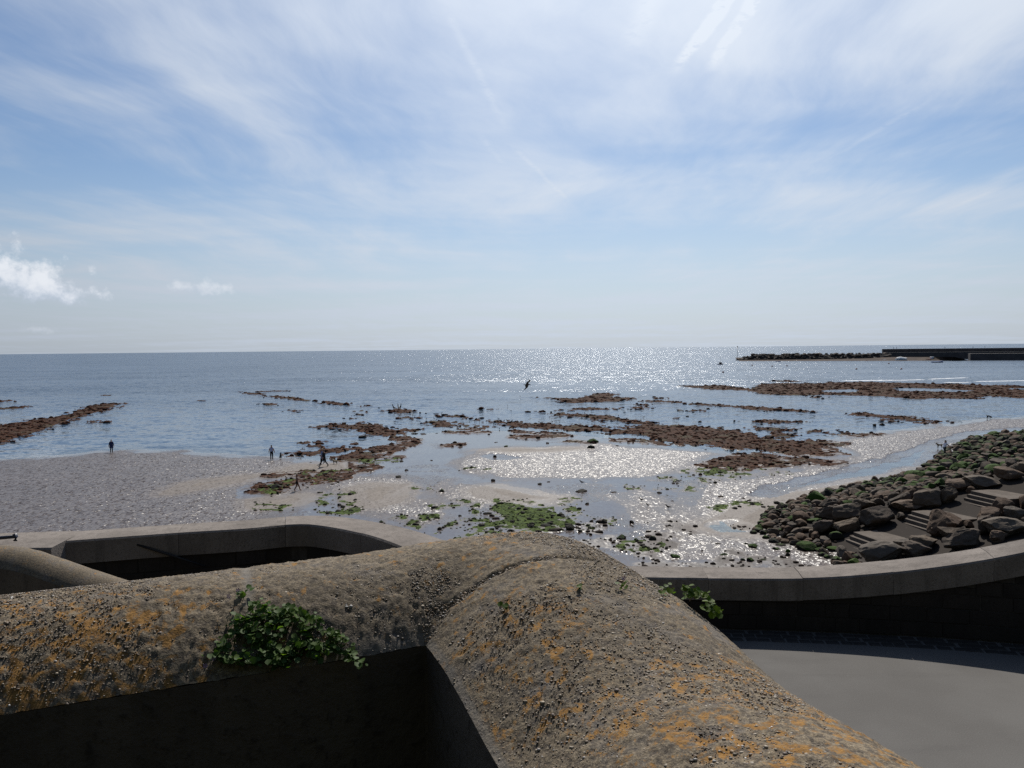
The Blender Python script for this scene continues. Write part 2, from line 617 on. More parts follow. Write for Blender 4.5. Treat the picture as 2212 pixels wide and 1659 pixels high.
def m_coping():
    m, N, out = mat('pebbled_concrete')
    p = N.n('ShaderNodeTexCoord').outputs['Object']
    lich = A(N, 'lichen')
    pale = A(N, 'mortar')
    n1 = N.noise(p, 3.0, 5, 0.6)
    n2 = N.noise(p, 55.0, 5, 0.7)
    n3 = N.noise(p, 160.0, 3, 0.7)
    c = N.mix(N.ramp(n1, 0.3, 0.7), (0.165, 0.130, 0.086), (0.245, 0.192, 0.125))
    c = N.mix(N.ramp(n2, 0.38, 0.62), tuple((0.075, 0.060, 0.045)), c)
    n4 = N.noise(p, 330.0, 2, 0.6)
    c = N.mix(N.math('MULTIPLY', N.ramp(n3, 0.52, 0.68), 0.6), c, (0.34, 0.285, 0.205))
    c = N.mix(N.math('MULTIPLY', N.ramp(n3, 0.46, 0.34), 0.75), c, (0.055, 0.045, 0.036))
    c = N.mix(N.math('MULTIPLY', N.ramp(n4, 0.50, 0.40), 0.45), c, (0.06, 0.05, 0.042))
    grey = N.ramp(N.noise(p, 6.0, 4, 0.6), 0.5, 0.7)
    c = N.mix(N.math('MULTIPLY', grey, 0.45), c, (0.12, 0.115, 0.115))
    l1 = N.noise(p, 17.0, 7, 0.74, 0.5)
    l2 = N.noise(p, 34.0, 4, 0.7)
    lm = N.ramp(N.math('ADD', N.math('ADD', N.math('MULTIPLY', l1, 1.0), N.math('MULTIPLY', l2, 0.35)), N.math('MULTIPLY', lich, 0.24)), 0.80, 0.90)
    lc = N.mix(N.ramp(l2, 0.35, 0.65), (0.185, 0.085, 0.016), (0.31, 0.155, 0.032))
    c = N.mix(N.math('MULTIPLY', lm, 0.80), c, lc)
    c = N.mix(pale, c, N.mix(n2, (0.13, 0.12, 0.108), (0.19, 0.178, 0.16)))
    h = N.math('ADD', N.math('MULTIPLY', n2, 1.0), N.math('MULTIPLY', n3, 0.5))
    principled(N, out, c, 0.9, 0.25, bump(N, h, 0.7, 0.007))
    return m


def m_pebble(name='pebble'):
    m, N, out = mat(name)
    c = A(N, 'col', out='Color')
    p = N.n('ShaderNodeTexCoord').outputs['Object']
    c = N.mix(N.ramp(N.noise(p, 120, 3), 0.35, 0.65), N.vmath('SCALE', c, scale=0.7), c)
    principled(N, out, c, 0.6, 0.4)
    return m


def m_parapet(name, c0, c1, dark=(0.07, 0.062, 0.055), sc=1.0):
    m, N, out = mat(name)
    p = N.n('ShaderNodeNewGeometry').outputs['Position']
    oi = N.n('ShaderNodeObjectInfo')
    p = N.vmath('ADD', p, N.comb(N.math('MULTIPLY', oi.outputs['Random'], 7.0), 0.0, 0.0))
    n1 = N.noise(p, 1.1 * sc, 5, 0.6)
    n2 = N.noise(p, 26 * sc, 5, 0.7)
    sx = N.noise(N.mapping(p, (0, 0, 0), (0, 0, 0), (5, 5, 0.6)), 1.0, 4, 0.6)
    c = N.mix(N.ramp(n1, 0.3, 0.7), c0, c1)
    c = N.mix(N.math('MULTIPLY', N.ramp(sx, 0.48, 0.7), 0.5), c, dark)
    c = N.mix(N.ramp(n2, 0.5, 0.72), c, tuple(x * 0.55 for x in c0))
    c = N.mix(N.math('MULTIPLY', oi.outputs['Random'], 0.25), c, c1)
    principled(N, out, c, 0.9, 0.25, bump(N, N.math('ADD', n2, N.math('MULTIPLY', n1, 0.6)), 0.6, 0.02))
    MATS[name] = m
    return m


def m_leaf(name, c0, c1):
    m, N, out = mat(name)
    oi = N.n('ShaderNodeObjectInfo')
    p = N.n('ShaderNodeTexCoord').outputs['Object']
    r = N.math('ADD', N.math('MULTIPLY', oi.outputs['Random'], 0.7), N.math('MULTIPLY', N.noise(p, 40, 2), 0.3))
    c = N.mix(r, c0, c1)
    b = N.n('ShaderNodeBsdfPrincipled')
    N.put(b.inputs['Base Color'], c)
    b.inputs['Roughness'].default_value = 0.6
    b.inputs['Specular IOR Level'].default_value = 0.25
    t = N.n('ShaderNodeBsdfTranslucent')
    N.put(t.inputs[0], N.vmath('MULTIPLY', c, (1.3, 1.5, 0.5)))
    mx = N.n('ShaderNodeMixShader')
    mx.inputs[0].default_value = 0.45
    N.t.links.new(b.outputs[0], mx.inputs[1])
    N.t.links.new(t.outputs[0], mx.inputs[2])
    N.t.links.new(mx.outputs[0], out.inputs[0])
    MATS[name] = m
    return m


M_SAND = m_sand()
M_SEA = m_sea()
M_ROCK = m_rock('brown_boulder', (0.037, 0.025, 0.017), (0.125, 0.086, 0.058))
M_ROCKP = m_rock('pale_boulder', (0.058, 0.045, 0.034), (0.150, 0.116, 0.086))
M_ROCKG = m_rock('green_weed_boulder', (0.012, 0.013, 0.010), (0.035, 0.035, 0.024), ((0.014, 0.032, 0.006), (0.060, 0.105, 0.016)))
M_ROCKD = m_rock('dark_weed_rock', (0.012, 0.008, 0.006), (0.048, 0.026, 0.016), ((0.035, 0.020, 0.012), (0.11, 0.055, 0.03)))
M_FARROCK = m_rock('breakwater_rock', (0.026, 0.024, 0.025), (0.085, 0.073, 0.064), scale=0.8)
M_WEED = m_simple('brown_seaweed', (0.038, 0.015, 0.009), 0.95, 0.7, 0.9, 0.05)
M_ALGAE = m_simple('green_seaweed', (0.032, 0.044, 0.011), 0.9, 0.85, 1.5, 0.08)
M_COPE = m_coping()
M_PEB = m_pebble()
M_GRAN = m_parapet('granite_coping', (0.135, 0.115, 0.099), (0.215, 0.186, 0.163), (0.07, 0.06, 0.052))
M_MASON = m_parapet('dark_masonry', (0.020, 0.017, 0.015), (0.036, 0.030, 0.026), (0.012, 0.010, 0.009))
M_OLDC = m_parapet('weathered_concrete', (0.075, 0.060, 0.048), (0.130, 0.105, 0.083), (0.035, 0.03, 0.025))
M_DARKPAVE = m_simple('low_bounce_paving', (0.035, 0.032, 0.03), 0.8, 0.3, 3.0)  # terrace floor, kept dark so it bounces little light onto the wall face
M_SKYBLOCK = m_simple('sky_block_dark', (0.030, 0.036, 0.018), 0.9, 0.5, 0.5)  # dark colour of the added bank that blocks skylight
M_MORTAR = m_simple('mortar', (0.045, 0.04, 0.036), 0.95, 0.3, 10)
M_STEP = m_parapet('step_concrete', (0.080, 0.064, 0.050), (0.125, 0.102, 0.082), (0.04, 0.032, 0.026))
def m_pave():
    m, N, out = mat('promenade_surface')
    p = N.n('ShaderNodeNewGeometry').outputs['Position']
    n1 = N.noise(p, 0.45, 4, 0.6)
    n2 = N.noise(p, 60.0, 3, 0.7)
    n3 = N.noise(N.mapping(p, (0, 0, 0), (0, 0, R(30)), (0.5, 2.2, 1)), 0.9, 5, 0.65)
    c = N.mix(N.ramp(n1, 0.3, 0.7), (0.098, 0.092, 0.085), (0.120, 0.114, 0.106))
    c = N.mix(N.math('MULTIPLY', N.ramp(n3, 0.52, 0.72), 0.35), c, (0.075, 0.070, 0.066))
    c = N.mix(N.ramp(n2, 0.55, 0.72), c, (0.155, 0.148, 0.138))
    c = N.mix(N.ramp(n2, 0.42, 0.28), c, (0.060, 0.056, 0.052))
    principled(N, out, c, 0.92, 0.2, bump(N, n2, 0.5, 0.006))
    return m


M_PAVE = m_pave()
M_SETT = m_simple('paving_sett', (0.034, 0.031, 0.029), 0.9, 0.3, 4.0, 0.3, 0.4)
M_QUAY = m_parapet('quay_stone', (0.060, 0.052, 0.050), (0.115, 0.098, 0.090), (0.035, 0.03, 0.03), 0.25)
M_QUAYTOP = m_simple('quay_paving', (0.19, 0.17, 0.15), 0.9, 0.15, 0.4)
M_NAVY = m_simple('navy_paint', (0.012, 0.016, 0.035), 0.45, 0.2, 6)
M_RUST = m_simple('dark_iron', (0.008, 0.007, 0.007), 0.6, 0.4, 9)
M_LEAF = m_leaf('toadflax_leaf', (0.035, 0.080, 0.014), (0.13, 0.19, 0.04))
M_LEAF2 = m_leaf('pennywort_leaf', (0.04, 0.085, 0.012), (0.12, 0.16, 0.02))
M_STEM = m_simple('plant_stem', (0.075, 0.05, 0.025), 0.7, 0.3, 20)
M_FLOWER = m_simple('mauve_petal', (0.42, 0.30, 0.60), 0.6, 0.15, 30)
M_FOAM = m_simple('sea_foam', (0.75, 0.77, 0.78), 0.8, 0.1, 2)
M_WHITE = m_simple('white_paint', (0.72, 0.72, 0.70), 0.5, 0.08, 3)
M_BLUE = m_simple('blue_paint', (0.05, 0.08, 0.16), 0.5, 0.2, 3)
M_RED = m_simple('red_paint', (0.16, 0.03, 0.025), 0.5, 0.2, 3)
M_SKIN = m_simple('skin', (0.42, 0.25, 0.18), 0.6, 0.1, 9)
M_TAN = m_simple('tanned_skin', (0.22, 0.105, 0.065), 0.6, 0.1, 9)
M_HAIR = m_simple('dark_hair', (0.02, 0.014, 0.01), 0.6, 0.2, 20)
M_CLOTHN = m_simple('navy_cloth', (0.025, 0.035, 0.10), 0.9, 0.2, 9)
M_CLOTHB = m_simple('black_cloth', (0.010, 0.010, 0.013), 0.9, 0.2, 9)
M_CLOTHP = m_simple('pale_blue_cloth', (0.45, 0.54, 0.76), 0.9, 0.1, 9)
M_CLOTHG = m_simple('grey_blue_cloth', (0.20, 0.25, 0.40), 0.9, 0.1, 9)
M_CLOTHW = m_simple('white_cloth', (0.80, 0.78, 0.84), 0.9, 0.08, 9)
M_CLOTHO = m_simple('olive_cloth', (0.045, 0.047, 0.042), 0.9, 0.2, 9)
M_FURB = m_simple('black_fur', (0.012, 0.011, 0.011), 0.8, 0.3, 12)
M_FURT = m_simple('tan_fur', (0.30, 0.24, 0.16), 0.85, 0.3, 12)
M_FEATH = m_simple('gull_feather', (0.10, 0.085, 0.075), 0.8, 0.5, 9)
M_FEATHW = m_simple('white_feather', (0.55, 0.53, 0.50), 0.8, 0.15, 9)
M_FEATHD = m_simple('black_feather', (0.012, 0.012, 0.012), 0.6, 0.3, 12)
M_BEAK = m_simple('yellow_beak', (0.4, 0.26, 0.05), 0.5, 0.1, 9)

# ------------------------------------------------------------------ beach and sea
# outlines of the sand bars, weed ledges and algae, read off the photograph and laid on the shore at their real size
SAND = [
    [('X', -160, 1006), ('X', 0, 996), ('X', 85, 991), ('X', 154, 984), ('X', 205, 977), ('X', 308, 975), ('X', 376, 976), ('X', 444, 981),
     ('X', 513, 986), ('X', 581, 990), ('X', 632, 993), ('X', 667, 999), ('X', 687, 1001), ('X', 725, 999), ('X', 751, 1001), ('X', 763, 1011),
     ('X', 735, 1019), ('X', 657, 1021), ('X', 599, 1029), ('X', 552, 1039), ('X', 544, 1058), ('X', 532, 1077), ('X', 599, 1070),
     ('X', 665, 1064), ('X', 681, 1076), ('X', 649, 1091), ('X', 599, 1113), ('X', 520, 1150), ('X', 0, 1230), ('X', -400, 1300)],
    [('D', a, b) for a, b in [(640, 420), (880, 360), (1050, 290), (1200, 275), (1500, 290), (1800, 310), (1940, 350), (1900, 390), (1780, 430),
                              (1700, 520), (1750, 560), (1900, 600), (2212, 640), (2305, 690), (2250, 760), (2100, 800), (1850, 790), (1600, 740),
                              (1300, 690), (1150, 600), (1100, 520), (950, 500), (840, 470)]],
    [('E', a, b) for a, b in [(220, 400), (350, 330), (500, 350), (760, 380), (950, 410), (1100, 455), (1300, 490), (1500, 510), (1520, 540),
                              (1400, 580), (1200, 600), (1000, 620), (800, 620), (600, 615), (480, 600), (400, 540), (230, 490)]],
    [('B', a, b) for a, b in [(580, 880), (640, 830), (880, 760), (940, 710), (1100, 700), (1300, 700), (1500, 705), (1700, 690), (1950, 710), (2100, 730)]] +
    [('C', a, b) for a, b in [(240, 780), (420, 790), (600, 800), (900, 800), (1200, 820), (1500, 840), (1690, 880), (1650, 900), (1500, 940)]] +
    [('F', a, b) for a, b in [(1000, 240), (880, 290), (700, 360), (450, 390), (200, 400)]] +
    [('E', a, b) for a, b in [(2100, 370), (1850, 390), (1700, 350), (1300, 330), (900, 330), (700, 300), (620, 260), (440, 220)]],
    [('F', a, b) for a, b in [(1050, 420), (920, 670), (1000, 760), (1200, 830), (1300, 930), (1640, 1010)]] + [('X', 1700, 1300), ('X', 2700, 1300), ('X', 2700, 880)] +
    [('1', a, b) for a, b in [(2212, 525), (2000, 535), (1850, 560), (1480, 600), (1390, 610), (1150, 650), (900, 690)]] +
    [('2', a, b) for a, b in [(1050, 160), (1060, 260), (870, 260), (650, 300), (420, 330)]],
    [('F', a, b) for a, b in [(150, 560), (420, 520), (700, 640), (740, 700), (900, 830), (1000, 930), (1640, 1020), (2000, 1120), (2200, 1300), (300, 1330),
                              (330, 1180), (760, 1080), (560, 880), (420, 700)]],
]
FILM = [('X', a, b) for a, b in [(640, 1001), (770, 1012), (850, 965), (900, 938), (1010, 928), (1200, 934), (1330, 948), (1500, 972), (1650, 985), (1830, 965),
                                 (1920, 943), (2300, 905), (2700, 890), (2700, 1400), (-100, 1400), (520, 1085), (560, 1040)]]
POOLS = [
    [('2', a, b) for a, b in [(560, 450), (900, 385), (1300, 325), (1560, 260), (1680, 130), (1900, 70), (2300, 40), (2300, 20), (1900, 45), (1600, 130), (1300, 240), (900, 330), (600, 400)]],
    [('F', a, b) for a, b in [(1290, 880), (1480, 850), (1610, 900), (1560, 940), (1380, 930)]],
    [('B', a, b) for a, b in [(950, 790), (1100, 780), (1230, 800), (1100, 815)]],
    [('C', a, b) for a, b in [(950, 662), (1100, 640), (1290, 628), (1200, 652), (1050, 674)]],
    [('C', a, b) for a, b in [(890, 592), (1000, 576), (1010, 588), (920, 600)]],
    [('1', a, b) for a, b in [(880, 350), (1200, 342), (1180, 364), (940, 370)]],
    [('1', a, b) for a, b in [(1340, 333), (1700, 340), (1950, 355), (1800, 367), (1400, 356)]],
    [('1', a, b) for a, b in [(2080, 338), (2300, 338), (2300, 348), (2100, 348)]],
]
DRY = [
    [('F', a, b) for a, b in [(1660, 1010), (1420, 965), (1210, 925), (1330, 840), (1460, 790), (1600, 710), (1900, 630), (2212, 565)]] +
    [('2', a, b) for a, b in [(900, 395), (1300, 335), (1600, 265), (1640, 300), (1300, 400), (900, 480), (700, 560), (560, 680)]],
    [('D', a, b) for a, b in [(300, 260), (650, 150), (1000, 150), (1050, 215), (600, 245), (60, 330), (-300, 380), (-900, 500), (-700, 380)]],
    [('E', a, b) for a, b in [(600, 440), (760, 390), (950, 420), (1300, 500), (1450, 530), (1200, 585), (900, 560), (700, 520)]],
    [('D', a, b) for a, b in [(1150, 450), (1400, 380), (1700, 400), (1600, 560), (1350, 620), (1180, 560)]],
    [('D', a, b) for a, b in [(60, 560), (600, 500), (650, 540), (500, 600), (100, 640)]],
    [('B', a, b) for a, b in [(950, 715), (1300, 705), (1900, 705), (1700, 740), (1200, 740)]],
]


def ln(t, pts, th):
    return [(t, a, b - th) for a, b in pts] + [(t, a, b + th) for a, b in pts[::-1]]


WEED = [
    [('3', a, b) for a, b in [(-400, 370), (0, 318), (250, 278), (400, 260), (480, 225), (520, 200), (680, 178), (790, 180), (740, 205), (640, 235), (520, 262), (430, 295), (330, 330), (230, 375), (120, 400), (0, 438), (-400, 530)]],
    ln('A', [(180, 82), (300, 96), (430, 110)], 10), ln('A', [(470, 132), (640, 134), (780, 158), (910, 166)], 13),
    ln('A', [(1030, 186), (1190, 202), (1380, 220)], 14), ln('A', [(1430, 236), (1560, 240)], 6),
    ln('A', [(400, 215), (620, 215)], 7), ln('A', [(700, 288), (820, 288)], 7), ln('A', [(380, 73), (700, 66)], 3),
    ln('A', [(1450, 297), (1540, 297)], 7), ln('A', [(1410, 332), (1530, 332)], 6), ln('A', [(1350, 377), (1400, 377)], 6),
    [('A', a, b) for a, b in [(1775, 290), (1870, 262), (1950, 258), (2080, 290), (1990, 308), (1850, 306)]],
    [('A', a, b) for a, b in [(940, 465), (1170, 430), (1390, 440), (1500, 415), (1700, 440), (1950, 495), (2160, 498), (1940, 535), (1960, 575), (2130, 615),
                              (2050, 680), (1850, 740), (1700, 770), (1900, 800), (1870, 820), (1700, 800), (1530, 840), (1350, 848), (1200, 790), (1350, 745),
                              (1440, 735), (1610, 735), (1620, 705), (1850, 665), (1965, 655), (1970, 620), (1850, 605), (1850, 575), (1560, 545), (1480, 505),
                              (1220, 487), (1150, 470), (1000, 480)]],
    [('A', a, b) for a, b in [(940, 690), (1050, 655), (1140, 665), (1200, 690), (1480, 690), (1440, 732), (1250, 742), (1170, 747), (1070, 775), (980, 768),
                              (860, 782), (770, 780), (700, 767), (780, 733), (960, 730), (1000, 705)]],
    [('D', a, b) for a, b in [(150, 400), (250, 370), (480, 350), (560, 310), (760, 270), (1170, 235), (1330, 180), (1400, 195), (1280, 240), (1000, 290),
                              (1020, 330), (900, 352), (830, 355), (600, 385), (450, 445), (280, 485), (240, 430)]],
    ln('D', [(240, 305), (330, 278)], 12), ln('D', [(380, 285), (640, 265)], 18), ln('D', [(80, 470), (190, 470)], 12), ln('D', [(1170, 180), (1300, 185)], 14),
    [('B', a, b) for a, b in [(430, 325), (560, 340), (720, 350), (900, 378), (1030, 393), (1150, 400), (1300, 412), (1600, 433), (1800, 448), (2212, 453)]] +
    [('C', a, b) for a, b in [(420, 585), (500, 600), (650, 570), (760, 545), (900, 540), (1100, 560), (1350, 560), (1440, 580), (1600, 590), (1750, 620), (2000, 650), (2150, 700), (2212, 705)]] +
    [('1', a, b) for a, b in [(700, 668), (800, 665), (960, 680), (1085, 685), (1050, 702), (960, 707), (960, 742), (1045, 757), (950, 768), (800, 772), (690, 752), (560, 737), (450, 727)]] +
    [('C', a, b) for a, b in [(1950, 830), (1700, 810), (1550, 790), (1450, 770), (1200, 772), (1000, 745), (800, 705), (700, 668), (450, 655), (276, 625)]] +
    [('B', a, b) for a, b in [(1900, 505), (1500, 482), (1250, 467), (1100, 432), (1000, 412), (850, 392), (700, 372), (500, 352), (430, 337)]],
    [('C', a, b) for a, b in [(-190, 438), (-80, 430), (0, 430), (150, 440), (380, 460), (540, 478), (620, 498), (740, 513), (850, 530), (1000, 550), (880, 548), (700, 547), (500, 522), (330, 502), (200, 484), (0, 467), (-120, 455)]],
    [('C', a, b) for a, b in [(-430, 248), (-200, 258), (0, 262), (250, 206), (450, 203), (480, 232), (380, 243), (720, 255), (500, 292), (250, 302), (0, 312), (-190, 302), (-200, 270)]],
    ln('C', [(90, 376), (430, 380)], 10), ln('C', [(440, 370), (510, 370)], 9), ln('C', [(640, 368), (800, 360)], 13), ln('C', [(700, 330), (800, 332)], 8),
    ln('C', [(760, 290), (1000, 293), (1230, 306)], 8), ln('C', [(900, 255), (1000, 260)], 9), ln('C', [(1180, 390), (1420, 402)], 6), ln('C', [(1030, 470), (1180, 472)], 5),
    [('C', a, b) for a, b in [(1220, 313), (1500, 320), (1800, 343), (1950, 343), (2212, 368), (2212, 388), (1900, 368), (1500, 343), (1250, 326)]],
    [('1', a, b) for a, b in [(400, 452), (540, 463), (700, 468), (880, 481), (870, 491), (600, 480), (400, 464)]],
    [('1', a, b) for a, b in [(1100, 498), (1150, 490), (1300, 508), (1500, 520), (1650, 543), (1750, 550), (1650, 556), (1480, 543), (1300, 524), (1130, 510)]],
    ln('1', [(1330, 535), (1400, 545)], 7), ln('1', [(1560, 557), (1640, 562)], 4), ln('1', [(1140, 642), (1280, 634)], 4),
    [('1', a, b) for a, b in [(0, 323), (200, 323), (330, 322), (480, 340), (530, 310), (700, 306), (880, 308), (1000, 303), (1200, 298), (1600, 308), (1900, 316), (2212, 323), (2600, 328), (2600, 405),
                              (2212, 403), (1980, 387), (1900, 404), (1500, 404), (1300, 390), (1000, 382), (740, 384), (560, 377), (440, 352), (250, 347), (100, 334)]],
    ln('1', [(840, 394), (960, 400)], 5), ln('1', [(600, 292), (800, 295)], 3),
    [('1', a, b) for a, b in [(400, 546), (600, 543), (880, 552), (800, 562), (560, 560)]],
    [('1', a, b) for a, b in [(470, 590), (560, 580), (780, 595), (760, 608), (500, 604)]],
    [('1', a, b) for a, b in [(560, 637), (640, 620), (780, 630), (700, 648), (600, 657)]],
    ln('1', [(780, 614), (980, 608)], 7), ln('1', [(1000, 622), (1070, 629)], 6),
    [('F', a, b) for a, b in [(1130, 240), (1300, 180), (1550, 110), (1800, 105), (2000, 150), (2120, 210), (1950, 245), (1750, 255), (1500, 285), (1300, 275)]],
    ln('2', [(700, 222), (1050, 252)], 10),
    [('B', a, b) for a, b in [(240, 402), (500, 398), (620, 420), (660, 450), (500, 472), (380, 457)]],
    ln('B', [(760, 457), (1040, 460)], 8), ln('B', [(700, 482), (880, 480)], 8), ln('B', [(0, 500), (220, 503)], 10), ln('B', [(540, 530), (740, 530)], 10),
    ln('B', [(820, 520), (940, 522)], 7), ln('B', [(1250, 575), (1800, 572)], 12), ln('B', [(1270, 520), (1750, 545)], 10), ln('B', [(1890, 630), (2040, 642)], 7),
    ln('B', [(500, 675), (650, 665)], 10), ln('B', [(870, 268), (1060, 268)], 5), ln('B', [(0, 365), (190, 366)], 6), ln('B', [(1490, 300), (1800, 318)], 4),
    ln('B', [(1790, 284), (1880, 282)], 6), ln('B', [(1910, 268), (2212, 266)], 8), ln('B', [(1700, 348), (1770, 348)], 5), ln('B', [(2130, 408), (2212, 412)], 8),
    ln('3', [(-60, 165), (80, 165)], 4), ln('3', [(-60, 215), (60, 212), (180, 202)], 5), ln('3', [(580, 297), (660, 297)], 6), ln('3', [(1215, 163), (1265, 163)], 3),
    ln('3', [(650, 130), (700, 128)], 2),
    ln('A', [(850, 650), (900, 648)], 9), ln('A', [(910, 655), (1000, 650)], 8), ln('A', [(1070, 637), (1120, 637)], 8), ln('A', [(1190, 656), (1260, 656)], 6), ln('A', [(1310, 660), (1380, 662)], 7),
    ln('C', [(440, 722), (640, 735)], 16), ln('C', [(760, 738), (1000, 755)], 14),
]
ALGAE = [
    [('E', a, b) for a, b in [(600, 620), (800, 570), (1060, 565), (1200, 620), (1500, 600), (1620, 550), (1560, 620), (1600, 700), (1800, 790), (1950, 840), (1600, 880), (1400, 880),
                              (1150, 900), (930, 980), (850, 930), (880, 860), (600, 890), (350, 830), (520, 790), (740, 760), (640, 690)]],
    [('D', a, b) for a, b in [(890, 530), (1040, 478), (1120, 520), (1090, 620), (1100, 680), (870, 690), (960, 640), (870, 630), (780, 638), (880, 590)]],
    [('F', a, b) for a, b in [(1000, 290), (1200, 255), (1550, 290), (1300, 360), (1150, 425), (1055, 425), (1080, 340)]],
    [('F', a, b) for a, b in [(1620, 320), (1900, 280), (2050, 320), (1750, 340)]],
    ln('F', [(740, 405), (850, 408)], 10), ln('F', [(750, 376), (860, 376)], 8), ln('F', [(925, 485), (1000, 488)], 14), ln('F', [(710, 500), (770, 506)], 8), ln('F', [(330, 470), (410, 472)], 8),
    ln('E', [(300, 590), (360, 595)], 9), ln('E', [(390, 575), (430, 585)], 9), ln('E', [(300, 890), (480, 885)], 22), ln('E', [(330, 1000), (430, 1005)], 16), ln('E', [(580, 970), (720, 985)], 22),
    ln('E', [(40, 900), (110, 890)], 12), ln('E', [(1800, 800), (2000, 815)], 20), ln('E', [(500, 212), (620, 214)], 5), ln('E', [(150, 630), (210, 632)], 7),
    ln('D', [(1800, 440), (1900, 450)], 9), ln('D', [(310, 640), (370, 642)], 8), ln('D', [(170, 632), (210, 636)], 7), ln('D', [(1680, 755), (1760, 757)], 6), ln('D', [(1970, 740), (2030, 742)], 6), ln('D', [(1830, 820), (1920, 826)], 10),
    [('D', a, b) for a, b in [(240, 440), (480, 350), (800, 280), (830, 350), (600, 370), (420, 460), (260, 485)]],
    ln('D', [(560, 262), (640, 268)], 10), ln('D', [(890, 258), (1060, 246)], 10), ln('D', [(1310, 130), (1540, 125)], 14),
    ln('F', [(1560, 660), (1690, 668)], 10), ln('F', [(1720, 665), (1830, 672)], 7), ln('F', [(1310, 700), (1380, 700)], 7), ln('F', [(340, 1120), (560, 1125)], 22),
]


def poly_world(poly):
    out = []
    for t, x, y in poly:
        px, py = tp(t, x, y)
        out.append(P(px, py, 0.0)[:2])
    return np.array(out)


def sdf(X, Y, poly, margin):
    """signed distance (inside positive) clipped to +-margin, only worked out near the polygon"""
    res = np.full(X.shape, -margin)
    lo, hi = poly.min(0) - margin, poly.max(0) + margin
    idx = np.where((X > lo[0]) & (X < hi[0]) & (Y > lo[1]) & (Y < hi[1]))[0]
    if len(idx) == 0:
        return res
    x, y = X[idx], Y[idx]
    dmin = np.full(len(idx), 1e9)
    ins = np.zeros(len(idx), bool)
    n = len(poly)
    for i in range(n):
        ax, ay = poly[i]
        bx, by = poly[(i + 1) % n]
        ex, ey = bx - ax, by - ay
        t = np.clip(((x - ax) * ex + (y - ay) * ey) / (ex * ex + ey * ey + 1e-9), 0, 1)
        dmin = np.minimum(dmin, (x - ax - t * ex) ** 2 + (y - ay - t * ey) ** 2)
        c = (ay > y) != (by > y)
        if abs(ey) > 1e-9:
            ins ^= c & (x < ex * (y - ay) / ey + ax)
    d = np.sqrt(dmin)
    res[idx] = np.clip(np.where(ins, d, -d), -margin, margin)
    return res


XB_Y = np.array([30, 44, 47, 53, 59, 65, 71, 78, 92, 106, 112, 118, 125, 140, 400])
XB_X = np.array([19.5, 19.5, 19.5, 17.0, 20.0, 25.0, 33.0, 42.0, 52.0, 64.0, 76.0, 100.0, 200.0, 900.0, 2000.0])


def heap_z(X, Y):
    """ground under the boulder heap to the right"""
    q = X - np.interp(Y, XB_Y, XB_X)
    sl = 0.23 + (0.075 - 0.23) * sstep(53, 66, Y)
    return np.where(q > 0, 0.06 + sl * np.minimum(q, 19), -9.0)


FIELDS = {k: [poly_world(p) for p in v] for k, v in (('SAND', SAND), ('POOLS', POOLS), ('DRY', DRY), ('WEED', WEED), ('ALGAE', ALGAE))}
FILM_W = poly_world(FILM)


def shore(X, Y):
    """height and cover of the shore at world points"""
    X = np.asarray(X, float)
    Y = np.asarray(Y, float)
    k = np.clip(Y / 90.0, 0.5, 3.0)
    wx = X + (fbm(X * .45, Y * .35, 1) - .5) * 1.2 * k
    wy = Y + (fbm(X * .30, Y * .22, 5) - .5) * 2.6 * k
    def mx(name, m, xx=wx, yy=wy):
        r = np.full(X.shape, -float(m))
        for p in FIELDS[name]:
            r = np.maximum(r, sdf(xx, yy, p, m))
        return r
    sand = mx('SAND', 6) + .6
    film = sdf(wx, wy, FILM_W, 8.0)
    pool = mx('POOLS', 3)
    weed = mx('WEED', 3) + .25
    alg = mx('ALGAE', 3)
    dry = mx('DRY', 5)
    n1 = fbm(X * .25, Y * .12, 21)
    n2 = fbm(X * 1.3, Y * .9, 33)
    z = -0.55 + 0.575 * sstep(-7, 2, film)
    z = np.maximum(z, -0.5 + 0.48 * sstep(-6, .5, sand))
    z = z + (n1 - .5) * .035 * sstep(-2, 4, film)
    sb = sstep(-3.0, 2.8, sand + (n1 - .5) * 2)
    z = z * (1 - sb) + (0.055 + 0.05 * sstep(0, 6, sand) + (n1 - .5) * .05) * sb
    z = np.where(pool > -3, z + (-0.05 - z) * sstep(-.8, .8, pool) * (z > -0.05), z)
    w = sstep(-.7, .9, weed + (n2 - .5) * 1.7)
    wb = np.where(pool > 0, 0, w)
    hump = fbm(X * .9, Y * .5, 41)
    z = z * (1 - wb) + wb * (-0.02 + 0.34 * hump)
    al = sstep(-.8, 1.0, alg + (n2 - .5) * 3.4)
    z = z + al * (0.01 + .08 * (n2 - .35))
    hz = heap_z(X, Y)
    al = np.maximum(al, sstep(.10, .3, hz) * sstep(55, 62, Y) * sstep(.42, .62, fbm(X * .4, Y * .4, 15)) * .9)
    z = np.maximum(z, hz)
    dr = sstep(-2.5, 2.5, dry) * sstep(.5, .1, hz)
    low = sstep(62, 50, Y) * sstep(-5, 5, X)
    rip = sstep(-.6, 2.8, sand + (n1 - .5) * 3) * (1 - .8 * dr) + 0.05
    rip = np.maximum(rip, low * 0.5 * sstep(.42, .6, n1))
    st = low * sstep(.5, .62, fbm(X * .5, Y * .4, 61)) * .55
    st = np.maximum(st, sstep(.12, .35, hz)) * (1 - .7 * al)
    rip = rip * sstep(.4, .1, hz)
    fm = sstep(.058, .028, z) * (1 - wb) * (1 - al) * (1 - dr)
    run = sstep(.52, .66, fbm(X * .22 + Y * .05, Y * .35, 91)) * sstep(2, 8, film)
    rip = rip * (1 - .85 * fm) + fm * .42 * run + fm * low * .35 * sstep(.4, .6, n2)
    return z, wb, al, dr, rip, st, fm


